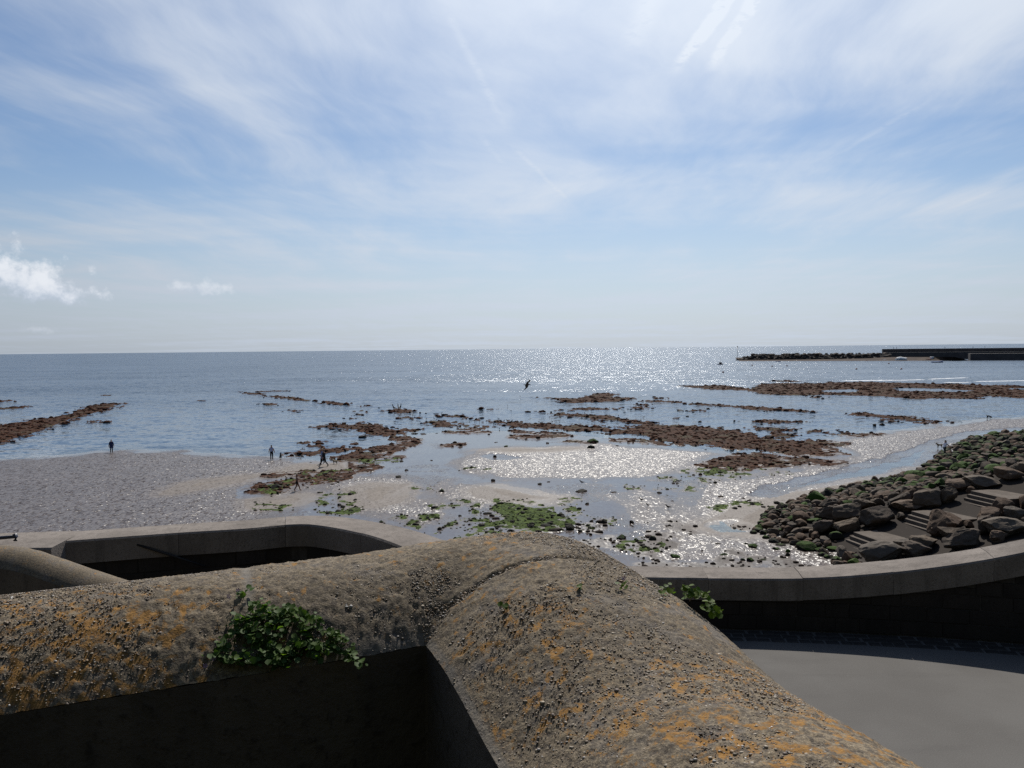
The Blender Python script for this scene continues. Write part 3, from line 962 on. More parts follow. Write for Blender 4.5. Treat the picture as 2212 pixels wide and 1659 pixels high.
def build_shore():
    ys = np.concatenate([np.geomspace(36, 330, 400), np.geomspace(345, 40000, 24)])
    us = np.linspace(-1.0, 1.0, 760)
    us = np.sign(us) * (np.abs(us) * 0.9)
    Yg, Ug = np.meshgrid(ys, us, indexing='ij')
    Xg = Ug * (Yg + 6)
    X, Y = Xg.ravel(), Yg.ravel()
    z = np.full(X.shape, -2.5)
    near = Y < 340
    outs = shore(X[near], Y[near])
    z[near] = outs[0]
    z[near] = z[near] - 2.0 * sstep(290, 335, Y[near])
    full = []
    for o in outs[1:]:
        a = np.zeros(X.shape)
        a[near] = o
        full.append(a)
    # rough surface on the ledges
    z[near] += full[0][near] * .10 * (vn(X[near] * 2.1, Y[near] * 1.2, 71) - .4)
    me = fast_mesh('beach', np.c_[X, Y, z], gridq(len(ys), len(us)))
    for n_, a in zip(('weed', 'algae', 'dry', 'ripple', 'stony', 'film'), full):
        attr(me, n_, a)
    me.materials.append(M_SAND)
    tag(link('beach', me), 'wet rippled sand flats with weed-covered ledges at low tide', None, kind='structure')
    return X[near], Y[near], z[near], [a[near] for a in full]


BX, BY, BZ, BATT = build_shore()


def build_sea():
    ys = np.concatenate([np.geomspace(36, 400, 150), np.geomspace(415, 60000, 40)])
    us = np.linspace(-1, 1, 220) * 0.95
    Yg, Ug = np.meshgrid(ys, us, indexing='ij')
    X, Y = (Ug * (Yg + 6)).ravel(), Yg.ravel()
    film = sdf(X, Y, FILM_W, 12.0)
    sand = np.full(X.shape, -12.0)
    for p in FIELDS['SAND'][:1]:
        sand = np.maximum(sand, sdf(X, Y, p, 12.0))
    off = np.maximum(film, sand)                       # -12 well offshore
    open_ = sstep(0, -12, off)
    far = sstep(120, 330, Y + .25 * np.abs(X))
    wave = 0.07 + open_ * (0.24 + 0.80 * far)
    deep = 0.02 + 0.93 * sstep(2, -11, off)
    me = fast_mesh('sea', np.c_[X, Y, np.zeros(len(X))], gridq(len(ys), len(us)))
    attr(me, 'wave', wave)
    attr(me, 'deep', deep)
    me.materials.append(M_SEA)
    tag(link('sea', me), 'calm blue grey sea glittering under the sun', kind='structure')


build_sea()


def gz(x, y):
    return max(float(shore(np.array([x]), np.array([y]))[0][0]), 0.0)


# seaweed heaped on the ledges and green weed on the stones: nobody could count the fronds
def heap_stuff():
    w = BATT[0] * (BZ > -0.03)
    p = w / w.sum()
    idx = rng.choice(len(BX), 9000, p=p)
    pts = np.c_[BX[idx], BY[idx], BZ[idx]] + rng.normal(0, .12, (len(idx), 3)) * (1, 1, 0)
    sz = np.clip(rng.gamma(2.0, .075, len(idx)), .05, .5) * np.clip(BY[idx] / 110, .55, 1.7)
    me = scatter_mesh('brown_seaweed', pts, sz, .42, ICO1, .35, 3)
    me.materials.append(M_WEED)
    tag(link('brown_seaweed', me), 'dark red brown seaweed heaped over the rock ledges', 'seaweed', kind='stuff')
    w = BATT[1] * (BZ > -0.03)
    p = w / w.sum()
    idx = rng.choice(len(BX), 6500, p=p)
    pts = np.c_[BX[idx], BY[idx], BZ[idx]] + rng.normal(0, .1, (len(idx), 3)) * (1, 1, 0)
    sz = np.clip(rng.gamma(2.0, .03, len(idx)), .02, .2)
    me = scatter_mesh('green_seaweed', pts, sz, .5, ICO1, .35, 4)
    me.materials.append(M_ALGAE)
    tag(link('green_seaweed', me), 'bright green weed spread over the small stones', 'seaweed', kind='stuff')
    idx = rng.choice(len(BX), 1100, p=p)
    pts = np.c_[BX[idx], BY[idx], BZ[idx] + .02] + rng.normal(0, .2, (len(idx), 3)) * (1, 1, 0)
    me = scatter_mesh('weedy_stones', pts, np.clip(rng.gamma(2.0, .05, len(idx)), .04, .28), .62, ICO1, .3, 6)
    me.materials.append(M_ROCKG)
    o = tag(link('weedy_stones', me), 'dark wet stones half covered by green weed', 'stones', kind='stuff')
    o['moss'] = .1
    # small loose stones strewn over the near flats
    k = np.where((BY < 66) & (BX > -8) & (BATT[5 - 1] > .2) & (BX < 24))[0]
    idx = rng.choice(k, min(900, len(k)), replace=False)
    pts = np.c_[BX[idx], BY[idx], BZ[idx] + .02] + rng.normal(0, .15, (len(idx), 3)) * (1, 1, 0)
    me = scatter_mesh('loose_stones', pts, rng.gamma(2.0, .035, len(idx)) + .03, .6, ICO1, .3, 5)
    me.materials.append(MATS['dark_weed_rock'])
    tag(link('loose_stones', me), 'small dark stones strewn over the wet sand', 'stones', kind='stuff')


heap_stuff()

# ------------------------------------------------------------------ boulders
def boulder_mesh(name, seed, sub=3, cuts=7, rnd=.16, amp=.10, hard=.9, lo=.62):
    r = random.Random(seed)
    bm = bmesh.new()
    bmesh.ops.create_icosphere(bm, subdivisions=sub, radius=1.0)
    planes = []
    for _ in range(cuts):
        n = Vector((r.gauss(0, 1), r.gauss(0, 1), r.gauss(0, .8))).normalized()
        planes.append((n, r.uniform(lo, .86)))
    off = Vector((seed * 3.7, seed * 1.3, 0))
    for v in bm.verts:
        c = v.co.copy()
        for n, d in planes:
            k = c.dot(n) - d
            if k > 0:
                c -= n * k * hard
        c += v.normal * (mnoise.noise(c * 1.6 + off) * rnd + mnoise.noise(c * 4.5 + off) * amp * .55 + mnoise.noise(c * 11 + off) * amp * .22)
        v.co = c
    zs = [v.co.z for v in bm.verts]
    me = bpy.data.meshes.new(name)
    bm.to_mesh(me)
    bm.free()
    me.shade_smooth()
    me.set_sharp_from_angle(angle=R(19))
    return me


BOULD = {}
for mn, mm in (('b', M_ROCK), ('p', M_ROCKP), ('g', M_ROCKG), ('d', M_ROCKD)):
    for i in range(7):
        me = boulder_mesh('boulder', i + 1 + 10 * (ord(mn) % 7), 3, 11 + i % 5, .07, .09, 1.0 if mn in 'bp' else .93, .46)
        me.materials.append(mm)
        BOULD[mn, i] = me
BIG = []
for i in range(8):
    me = boulder_mesh('large_boulder', 90 + i, 4, 14, .07, .12, 1.0, .46)
    me.materials.append(M_ROCK)
    BIG.append(me)
BIGP = []
for i in range(4):
    me = boulder_mesh('large_boulder', 120 + i, 4, 12, .08, .12, 1.0, .5)
    me.materials.append(M_ROCKP)
    BIGP.append(me)


def boulder(name, me, loc, sx, sy, sz, rz, label, group=None, moss=0.0, tilt=0.0, cat='boulder'):
    o = link(name, me)
    o.location = loc
    o.scale = (sx, sy, sz)
    o.rotation_euler = (tilt, tilt * .6, rz)
    o['moss'] = float(moss)
    tag(o, label, cat, group)
    return o


def heap_hit(px, py):
    """where the sight line meets the sloping heap ground"""
    d = ray(px, py)
    t = np.arange(30.0, 200.0, .1)
    q = d[None] * t[:, None]
    z = np.maximum(heap_z(q[:, 0], q[:, 1]), .05)
    k = np.where(CAM_Z + q[:, 2] <= z)[0]
    if len(k):
        return np.array((q[k[0], 0], q[k[0], 1], z[k[0]]))
    return P(px, py, .05)


# stairs footprint, kept free of boulders
ST_H = np.array((.975, .222))
ST_W = np.array((.222, -.975))
ST_O = P(1844, 1149, 1.12)                       # far left corner of the lowest landing
ST_WID, RISE, RUN, LAND = 3.0, .22, .27, 3.2

occupied = []
# (tile, centre x, centre y, width, height, kind, moss, label)
LISTED = [
    ('G', 370, 590, 175, 115, 'b', .0, 'lone rounded brown boulder standing on the pale sand beside the heap'),
    ('G', 290, 755, 240, 110, 'b', .1, 'pointed brown boulder at the left tip of the heap'),
    ('G', 370, 835, 190, 110, 'b', .1, None), ('G', 520, 690, 160, 120, 'b', .1, None), ('G', 640, 745, 190, 120, 'b', .1, None),
    ('G', 720, 845, 230, 115, 'b', .0, None), ('G', 560, 815, 170, 120, 'b', .0, None), ('G', 880, 812, 220, 60, 'b', .0, 'long low brown boulder lying below the mossy stones'),
    ('G', 620, 910, 145, 85, 'p', .0, 'pale flat topped stone at the wet edge of the heap'), ('G', 690, 1005, 175, 95, 'b', .1, None),
    ('G', 980, 985, 155, 95, 'p', .0, 'tan rounded stone beside the grey slab below the steps'), ('G', 1130, 965, 200, 100, 'p', .0, 'grey slate slab at the foot of the steps'),
    ('G', 1010, 1035, 180, 70, 'b', .1, None),
    ('G', 1180, 590, 310, 190, 'B', .0, 'large brown block left of two bigger blocks above the steps'),
    ('G', 1500, 575, 410, 260, 'B', .0, 'very large brown block with a flat sloping top'),
    ('G', 1150, 760, 320, 240, 'B', .0, 'squat brown block nearest the left of the lowest steps'),
    ('G', 1440, 760, 430, 210, 'B', .0, 'flat topped brown block right above the lowest steps'),
    ('G', 1900, 640, 430, 300, 'B', .0, 'dark rounded block beside the middle flight of steps'),
    ('G', 1830, 1120, 590, 270, 'P', .0, 'big yellow brown boulder rising in front of the lowest steps'),
    ('G', 850, 410, 200, 110, 'b', .0, None), ('G', 620, 430, 150, 75, 'b', .3, None), ('G', 790, 478, 230, 85, 'b', .0, None),
    ('G', 1000, 430, 175, 125, 'b', .0, None), ('G', 1210, 445, 220, 115, 'b', .0, None), ('G', 1390, 320, 165, 120, 'b', .1, None),
    ('G', 1150, 342, 165, 75, 'b', .0, None), ('G', 1330, 245, 125, 85, 'b', .0, None), ('G', 1470, 225, 115, 85, 'b', .0, None),
    ('G', 1720, 205, 185, 125, 'b', .0, None), ('G', 1840, 232, 175, 95, 'b', .1, None), ('G', 1990, 280, 225, 95, 'b', .0, None),
    ('G', 1720, 450, 270, 210, 'B', .0, 'dark brown block standing behind the largest flat topped block'),
    ('G', 1440, 418, 145, 105, 'g', .9, 'bright green weed covered stone among the brown boulders'),
    ('G', 930, 525, 195, 85, 'p', .0, None), ('G', 1030, 545, 125, 95, 'b', .1, None), ('G', 730, 545, 175, 85, 'b', .0, None),
    ('G', 780, 608, 145, 62, 'b', .0, None), ('G', 600, 582, 175, 52, 'b', .0, None), ('G', 2030, 112, 240, 62, 'g', .7, 'low flat green boulder at the top sandy edge of the heap'),
    ('G', 950, 675, 240, 60, 'g', .6, None), ('G', 480, 620, 120, 80, 'b', .2, None), ('G', 1260, 1095, 190, 50, 'g', .8, None), ('G', 1060, 1100, 180, 55, 'g', .7, None),
    ('H', 1080, 880, 500, 340, 'B', .0, 'great leaning brown slab between two flights of steps'),
    ('H', 1190, 1015, 410, 190, 'B', .0, 'rounded brown boulder under the great leaning slab'),
    ('H', 1350, 1120, 600, 240, 'B', .0, 'long smooth boulder just behind the sea wall coping'),
    ('H', 1700, 910, 300, 260, 'B', .0, 'upright brown boulder right of the leaning slab'),
    ('H', 800, 1150, 370, 230, 'B', .0, 'rough brown block below the middle flight of steps'),
    ('H', 450, 1165, 380, 160, 'P', .0, 'grey pitted boulder beside the yellow brown one'),
    ('H', 620, 1265, 430, 180, 'P', .0, 'low grey brown boulder half hidden by the wall coping'),
    ('H', 1700, 760, 440, 210, 'B', .0, 'brown boulder at the near side of the upper steps'),
    ('H', 1980, 950, 520, 250, 'P', .0, 'broad hollowed grey boulder at the right edge of the picture'),
    ('H', 2130, 730, 320, 220, 'P', .0, 'rounded boulder under the upper landing at the right edge'),
    ('H', 1850, 1080, 320, 150, 'P', .15, 'small greenish boulder above the right end of the coping'),
    ('H', 960, 560, 430, 270, 'B', .0, 'big dark block left of the upper flight of steps'),
    ('H', 560, 625, 410, 150, 'P', .0, 'tilted grey brown slab above the middle flight of steps'),
    ('H', 400, 540, 340, 230, 'B', .0, 'brown boulder left of the tilted slab'),
    ('H', 1160, 470, 230, 250, 'B', .0, 'rough upright block at the head of the upper flight'),
    ('H', 1350, 315, 390, 140, 'P', .0, 'pale weathered slab above the upper landing'),
    ('H', 1700, 295, 430, 180, 'P', .0, 'long grey slab lying along the back of the landing'),
    ('H', 2080, 150, 370, 210, 'P', .0, 'pale smooth slab at the top right behind the steps'),
    ('H', 700, 440, 360, 160, 'B', .0, 'wide brown boulder below the green stones'),
    ('H', 580, 200, 345, 110, 'b', .25, 'long dark boulder at the sandy edge below the walking man'),
    ('H', 920, 150, 290, 120, 'b', .1, None), ('H', 1050, 195, 240, 150, 'b', .0, None), ('H', 1230, 150, 210, 85, 'b', .0, None),
    ('H', 200, 430, 330, 90, 'b', .0, None), ('H', 170, 260, 240, 50, 'g', .8, None), ('H', 380, 280, 180, 80, 'b', .1, None), ('H', 550, 275, 170, 80, 'b', .0, None),
    ('H', 400, 365, 180, 60, 'b', .0, None), ('H', 850, 310, 140, 90, 'g', .8, None), ('H', 1040, 325, 160, 60, 'g', .4, None), ('H', 1590, 90, 230, 130, 'b', .0, 'dark wedge shaped boulder among the far stones'),
    ('H', 1430, 100, 120, 70, 'g', .8, None), ('H', 1700, 160, 190, 80, 'b', .0, None), ('H', 1300, 85, 160, 70, 'b', .0, None), ('H', 1060, 60, 130, 50, 'g', .8, None),
]


def place_listed():
    for i, (t, x, y, w, h, kd, ms, lab) in enumerate(LISTED):
        cx, cy = tp(t, x, y)
        s = TILES[t][2]
        base = heap_hit(cx, cy + h * s * .42)
        dep = base[1]
        wm = w * s * dep / F_PX * .5
        hm = h * s * dep / F_PX * .5
        big = kd in 'BP'
        if kd == 'B':
            me = BIG[i % 8]
        elif kd == 'P':
            me = BIGP[i % 4]
        else:
            me = BOULD[kd, i % 7]
        r = random.Random(i * 7 + 1)
        sz = hm * (1.3 if big else 1.12)
        wm *= 1.22 if big else 1.08
        sy = max(wm * r.uniform(.62, .85), hm * .7)
        loc = base + np.array((0, sy * .45, sz * .62))
        q = loc[:2] - ST_O[:2]
        sa, sb_ = q @ ST_H, q @ ST_W
        m = wm * .75
        if -1.4 < sa < 17 and -m < sb_ < ST_WID + m and 'slab between' not in (lab or ''):
            nb = -m if sb_ < ST_WID * .45 else ST_WID + m
            loc[:2] = loc[:2] + ST_W * (nb - sb_)
        nm = 'large_boulder' if big else 'boulder'
        grp = 'boulders in the heap round the steps'
        lb = lab or {'b': 'rounded brown boulder in the sandy left part of the heap', 'g': 'green weed covered stone in the boulder heap round the steps', 'p': 'tan stone in the sandy left part of the heap'}[kd]
        if not lab and kd == 'b' and t == 'H':
            lb = 'rounded brown boulder between the upper steps and the walking man'
        boulder(nm, me, loc, wm * 1.1, sy, sz, r.uniform(-.35, .35), lb, None if lab else grp, ms, r.uniform(-.15, .15))
        occupied.append((loc[0], loc[1], wm))


place_listed()


def free(x, y, rad):
    for a, b, q in occupied:
        if (a - x) ** 2 + (b - y) ** 2 < (q * .75 + rad * .75) ** 2:
            return False
    return True


def in_stairs(x, y):
    q = np.array((x, y)) - ST_O[:2]
    a, b = q @ ST_H, q @ ST_W
    return -1.6 < a < 17 and -.25 < b < ST_WID + .25


def place_random():
    r = random.Random(11)
    n_ind, stuff = 0, []
    cand = []
    for _ in range(26000):
        Y = r.uniform(44, 125) if r.random() < .6 else r.uniform(44, 80)
        xb = float(np.interp(Y, XB_Y, XB_X))
        X = r.uniform(xb - .6, min(xb + 24, .80 * Y + 2))
        if X < xb - .5:
            continue
        cand.append((X, Y))
    cells = {}
    for X, Y in cand:
        q = X - float(np.interp(Y, XB_Y, XB_X))
        rad = r.uniform(.26, .56) * (1 + .6 * r.random() ** 3)
        if Y > 60:
            rad *= 1.25
        if Y < 56 and q > 3.5 and r.random() < .55:
            continue
        if q < 1.5:
            rad *= .75
        if Y < 53 and q > 4:
            rad *= 1.5
        if in_stairs(X, Y) or not free(X, Y, rad):
            continue
        key = (int(X // 1.2), int(Y // 1.2))
        ok = True
        for i in (-1, 0, 1):
            for j in (-1, 0, 1):
                for a, b, c in cells.get((key[0] + i, key[1] + j), ()):
                    if (a - X) ** 2 + (b - Y) ** 2 < ((c + rad) * (.76 + .14 * (Y > 60))) ** 2:
                        ok = False
        if not ok:
            continue
        cells.setdefault(key, []).append((X, Y, rad))
    allr = sorted((c for v in cells.values() for c in v), key=lambda c: -c[2] / c[1])
    vis = [c for c in allr if c[0] < .68 * c[1]]
    ind = set(vis[:215])
    for (X, Y, rad) in allr:
        z = max(float(heap_z(np.array([X]), np.array([Y]))[0]), 0.02)
        q = X - float(np.interp(Y, XB_Y, XB_X))
        green = r.random() < (.55 if Y > 66 else .42 if q < 3.5 else .14)
        kd = 'g' if green else ('p' if r.random() < .06 else 'b')
        if (X, Y, rad) in ind:
            zone = ('among the big blocks beside the lower steps' if Y < 52 else 'in the left part of the heap next to the pale sand' if Y < 60 and q < 6 else
                    'behind the upper landing of the steps' if Y < 60 else 'in the boulder field below the walking man' if Y < 76 else 'at the far green end of the boulder field')
            lab = {'g': 'green weed covered stone ', 'b': 'brown stone ', 'p': 'pale tan stone '}[kd] + zone
            boulder('boulder', BOULD[kd, r.randrange(7)], (X, Y, z + rad * .35), rad * r.uniform(.9, 1.35), rad * r.uniform(.8, 1.1), rad * r.uniform(.55, .95), r.uniform(0, 6.28),
                    lab, 'stones ' + zone, (r.uniform(.3, .9) if green else r.uniform(-.4, .08)), r.uniform(-.25, .25))
        else:
            stuff.append((X, Y, z + rad * .3, rad, green))
    a = [s for s in stuff if not s[4]]
    b = [s for s in stuff if s[4]]
    for nm, lst, mt, lab in (('boulder_field', a, M_ROCK, 'mass of small brown boulders running back along the shore'), ('green_boulder_field', b, M_ROCKG, 'green weed covered small stones among the far boulders')):
        me = scatter_mesh(nm, np.array([s[:3] for s in lst]), np.array([s[3] for s in lst]), .72, ICO2, .17, 9)
        me.set_sharp_from_angle(angle=R(30))
        me.materials.append(mt)
        o = tag(link(nm, me), lab, 'boulders', kind='stuff')
        o['moss'] = .45 if mt is M_ROCKG else .05


place_random()

# rocks lying singly on the sand and in the pools: tile, x, y(bottom), width, height, kind, moss, label
SINGLE = [
    ('F', 245, 1040, 130, 55, 'g', .5, 'wide green topped rock in the pool below the wall corner'), ('F', 580, 1060, 115, 55, 'g', .4, 'dark green block right of the wide green topped rock'),
    ('F', 840, 1255, 140, 55, 'g', .8, 'bright green rock just above the right sea wall'), ('F', 1335, 585, 85, 25, 'd', 0, 'flat dark rock on the rippled sand, left of two'),
    ('F', 1585, 605, 80, 30, 'd', 0, 'flat dark rock on the rippled sand, right of two'), ('F', 1135, 1187, 45, 35, 'd', 0, None), ('F', 485, 1262, 35, 30, 'd', 0, None),
    ('F', 1380, 1228, 110, 35, 'g', .5, None), ('F', 1580, 1288, 75, 35, 'g', .5, None), ('F', 1670, 1295, 110, 60, 'g', .7, 'tall green rock of a pair in front of the boulder heap'),
    ('F', 1800, 1282, 95, 25, 'g', .4, None), ('F', 1690, 1145, 130, 60, 'g', .6, 'green rock at the sandy tip of the boulder heap'), ('F', 1615, 1105, 75, 30, 'g', .5, None),
    ('F', 1310, 1112, 80, 28, 'g', .2, None), ('F', 640, 1115, 55, 32, 'g', .3, None), ('F', 370, 1122, 50, 25, 'g', .4, None), ('F', 355, 870, 65, 45, 'g', .2, None),
    ('F', 40, 870, 90, 60, 'g', .2, None), ('F', 800, 628, 60, 16, 'd', 0, None), ('F', 660, 535, 75, 22, 'g', .2, None), ('F', 150, 530, 75, 15, 'd', .2, None), ('F', 2080, 1235, 75, 55, 'g', .3, None),
    ('F', 2080, 1195, 80, 45, 'g', .7, None), ('F', 1960, 1165, 110, 40, 'g', .6, None), ('F', 1990, 1120, 140, 35, 'g', .4, None), ('F', 1600, 1177, 50, 28, 'd', 0, None),
    ('F', 1840, 1040, 110, 50, 'g', .7, None), ('F', 1940, 1090, 130, 60, 'g', .3, 'dark green domed rock at the wet foot of the heap'),
    ('E', 1740, 465, 150, 35, 'g', .2, 'low dark rock with a gull standing on it'), ('E', 185, 470, 80, 38, 'g', .5, 'rounded green rock at the left end of the pale sand bar'),
    ('E', 770, 82, 55, 30, 'd', .1, 'dark block in the small pool on the bright sand'), ('E', 750, 350, 65, 28, 'd', .2, 'dark rock above the pale sand bar'), ('E', 1268, 385, 60, 24, 'g', .3, None), ('E', 1370, 358, 42, 16, 'd', 0, None),
    ('E', 1795, 605, 50, 28, 'd', 0, None), ('E', 1575, 655, 40, 18, 'd', 0, None), ('E', 1580, 685, 50, 18, 'd', 0, None), ('E', 1410, 760, 45, 35, 'g', .1, None),
    ('E', 1290, 785, 90, 32, 'g', .1, None), ('E', 1600, 890, 130, 70, 'g', .1, 'tall dark peaked rock among the green weed'), ('E', 1450, 905, 180, 50, 'd', 0, 'long black rock at the near edge of the green weed'),
    ('E', 1340, 850, 130, 35, 'g', .1, None), ('E', 1175, 865, 70, 45, 'g', .1, None), ('E', 950, 930, 120, 50, 'g', .1, None), ('E', 1100, 935, 95, 35, 'g', .2, None), ('E', 1250, 945, 110, 60, 'd', 0, None),
    ('E', 1330, 960, 70, 40, 'd', 0, None), ('E', 1040, 955, 80, 35, 'g', .2, None), ('E', 1845, 800, 55, 32, 'd', 0, None), ('E', 1945, 805, 130, 42, 'd', .1, 'broad black rock right of the green weed'),
    ('E', 1800, 850, 70, 30, 'g', .4, None), ('E', 1720, 910, 70, 35, 'g', .2, None), ('E', 1830, 945, 50, 25, 'd', .1, None), ('E', 1880, 912, 80, 14, 'd', .1, None), ('E', 740, 735, 80, 30, 'g', .2, None),
    ('E', 670, 715, 60, 25, 'g', .2, None), ('E', 780, 765, 90, 28, 'd', .1, None), ('E', 905, 740, 60, 22, 'd', .1, None), ('E', 390, 738, 50, 25, 'g', .4, None), ('E', 490, 680, 45, 22, 'g', .5, None),
    ('E', 350, 825, 45, 30, 'g', .3, None), ('E', 820, 855, 90, 25, 'g', .2, None), ('E', 530, 1000, 70, 45, 'g', .4, None), ('E', 1020, 725, 40, 20, 'd', 0, None), ('E', 1520, 750, 80, 25, 'g', .2, None),
    ('E', 560, 248, 45, 10, 'd', .2, None), ('E', 440, 215, 50, 18, 'g', .5, None), ('E', 2080, 745, 45, 15, 'd', .1, None), ('E', 2090, 475, 70, 14, 'd', .2, None), ('E', 640, 140, 40, 10, 'd', .2, None),
    ('B', 2140, 640, 130, 55, 'g', .7, 'long green rock in the pool beyond the bright sand, farther of two'), ('B', 2110, 705, 115, 40, 'g', .4, 'dark green rock at the back edge of the bright sand, nearer of two'),
    ('C', 465, 790, 60, 20, 'd', 0, None), ('B', 1630, 648, 55, 20, 'd', 0, None), ('B', 1170, 688, 60, 24, 'g', .5, 'small green topped rock in the calm channel'), ('B', 1065, 637, 55, 12, 'd', 0, None),
    ('B', 615, 650, 40, 14, 'd', 0, None), ('B', 980, 550, 40, 20, 'd', 0, None), ('B', 680, 352, 65, 25, 'd', 0, 'square dark rock standing on the long weed ledge'), ('B', 475, 338, 70, 30, 'd', 0, None),
    ('B', 220, 312, 35, 18, 'd', 0, None), ('B', 285, 315, 35, 14, 'd', 0, None), ('B', 1675, 300, 35, 18, 'd', 0, None), ('B', 565, 530, 35, 12, 'd', 0, None), ('B', 405, 536, 40, 8, 'd', 0, None),
    ('B', 160, 540, 90, 16, 'd', .2, None), ('B', 255, 545, 110, 14, 'd', .2, None), ('B', 1300, 412, 45, 18, 'd', 0, None), ('B', 1070, 400, 80, 22, 'd', 0, None), ('B', 1450, 455, 45, 35, 'd', 0, None),
    ('B', 2000, 460, 90, 30, 'd', 0, None), ('B', 1780, 530, 60, 20, 'd', 0, None),
    ('A', 1518, 582, 90, 35, 'd', 0, 'lone dark wedge of rock in the calm lagoon'), ('A', 1575, 452, 45, 18, 'd', 0, None), ('A', 1310, 428, 80, 22, 'd', 0, None), ('A', 1700, 254, 34, 14, 'd', 0, None),
    ('A', 930, 668, 40, 30, 'd', 0, None), ('A', 945, 860, 40, 12, 'd', 0, None), ('A', 1510, 918, 130, 36, 'd', .1, 'dark rock on the sand right of the tan dog'), ('A', 1630, 735, 40, 35, 'd', 0, None),
    ('D', 1675, 132, 55, 20, 'g', .4, None), ('D', 1725, 230, 50, 22, 'g', .3, None), ('D', 1635, 312, 85, 34, 'g', .1, 'dark rounded rock at the head of the rippled bar'), ('D', 970, 338, 140, 25, 'd', .1, 'long black rock beside the green ledge'),
    ('D', 170, 408, 40, 30, 'd', 0, None), ('D', 290, 430, 140, 60, 'g', .2, 'big dark green rock left of the bare chested walker'), ('D', 55, 685, 75, 28, 'g', .3, 'small green rock on the sand behind the sea wall'), ('D', 990, 620, 60, 35, 'g', .2, None), ('D', 965, 690, 75, 35, 'g', .3, None),
    ('D', 1103, 685, 55, 35, 'g', .2, None), ('D', 1252, 668, 50, 26, 'g', .1, None), ('D', 885, 700, 60, 24, 'g', .5, None), ('D', 2120, 468, 70, 30, 'g', .3, None), ('D', 2085, 362, 45, 10, 'd', 0, None), ('D', 1665, 865, 40, 18, 'g', .2, None), ('D', 2005, 120, 40, 10, 'd', .1, None),
    ('C', 1472, 378, 50, 20, 'd', 0, 'dark rock left of the long thin ledge'), ('C', 1250, 460, 50, 18, 'd', 0, None), ('C', 1385, 520, 62, 22, 'd', 0, None), ('C', 1305, 415, 35, 12, 'd', 0, None), ('C', 2065, 545, 38, 20, 'd', 0, None), ('C', 1485, 570, 52, 14, 'd', 0, None),
    ('C', 1410, 580, 50, 28, 'd', 0, None), ('C', 1190, 590, 60, 30, 'd', 0, None), ('C', 1345, 630, 60, 32, 'd', 0, None), ('C', 2030, 398, 40, 12, 'd', 0, None), ('C', 2090, 405, 36, 12, 'd', 0, None), ('C', 2125, 405, 24, 12, 'd', 0, None), ('C', 1445, 830, 40, 12, 'd', 0, None),
    ('C', 585, 500, 40, 22, 'd', 0, None), ('C', 720, 520, 60, 24, 'd', 0, None), ('C', 838, 535, 45, 22, 'd', 0, None), ('C', 550, 415, 45, 14, 'd', 0, None), ('C', 35, 440, 40, 16, 'd', 0, None), ('C', 40, 560, 90, 20, 'd', 0, None), ('C', 1620, 720, 50, 25, 'd', .2, None),
    ('1', 1268, 577, 36, 15, 'd', 0, 'left one of two small rocks beyond the sand spit'), ('1', 1313, 572, 40, 15, 'd', 0, 'right one of two small rocks beyond the sand spit'), ('1', 1250, 620, 34, 16, 'd', 0, None), ('1', 1375, 552, 50, 16, 'd', 0, None), ('1', 1480, 621, 40, 9, 'd', 0, None), ('1', 1095, 615, 24, 14, 'd', 0, None),
    ('1', 1150, 500, 60, 12, 'd', 0, None), ('1', 600, 655, 90, 26, 'd', 0, None), ('1', 735, 640, 80, 20, 'd', 0, None), ('1', 770, 605, 30, 18, 'd', 0, None), ('1', 540, 605, 40, 14, 'd', 0, None), ('1', 1060, 700, 50, 20, 'd', 0, None), ('1', 985, 705, 80, 20, 'd', .1, None),
]
for i, (t, x, y, w, h, kd, ms, lab) in enumerate(SINGLE):
    px, py = tp(t, x, y)
    s = TILES[t][2]
    b = P(px, py, 0.0)
    dep = b[1]
    wm, hm = w * s * dep / F_PX * .5, h * s * dep / F_PX * .5
    if not lab and t in 'ABC1':
        wm, hm = wm * .85, hm * .75
    r = random.Random(i + 500)
    sy = wm * r.uniform(.7, 1.0)
    zone = {'A': 'on the left weed ledges', 'B': 'on the flats beyond the bright sand', 'C': 'on the weed ledges in the glitter', 'D': 'on the sand behind the left sea wall',
            'E': 'among the green weed below the bright sand', 'F': 'on the wet sand left of the boulder heap', '1': 'beyond the right sand spit'}[t]
    lb = lab or ('small green rock ' if kd == 'g' else 'small dark rock ') + zone
    boulder('shore_rock', BOULD[kd, i % 7], (b[0], b[1] + sy * .4, hm * .55), wm * 1.08, sy, hm * 1.35, r.uniform(-.5, .5), lb, None if lab else 'loose rocks ' + zone, ms, r.uniform(-.1, .1), 'rock')

# ------------------------------------------------------------------ steps down to the beach
def build_steps():
    root = empty('beach_steps', (ST_O[0], ST_O[1], 0))
    tag(root, 'long concrete steps with landings running down between the boulders', 'steps')
    rz = math.atan2(ST_H[1], ST_H[0])
    root.rotation_euler = (0, 0, rz)
    step = box_mesh('step', RUN + .03, ST_WID, .42, .012)
    step.materials.append(M_STEP)
    a, z = -.02, 1.12
    # lower flight, below the first landing
    for k in range(4):
        o = link('step', step, root)
        o.location = (a - RUN * (k + .5), -ST_WID / 2, z - RISE * (k + 1) - .21)
    def landing(a0, L, zz):
        me = box_mesh('landing', L, ST_WID, 1.5, .015)
        me.materials.append(M_STEP)
        o = link('landing', me, root)
        o.location = (a0 + L / 2, -ST_WID / 2, zz - .75)
    for L, n in ((LAND, 5), (LAND, 5), (LAND, 6)):
        landing(a, L, z)
        a += L + .004
        for k in range(n):
            o = link('step', step, root)
            z += RISE
            o.location = (a + RUN * (k + .5), -ST_WID / 2, z - .21)
        a += RUN * n
    landing(a + .01, 3.0, z)


build_steps()

# ------------------------------------------------------------------ promenade and sea walls
PROM_Z = 7.6


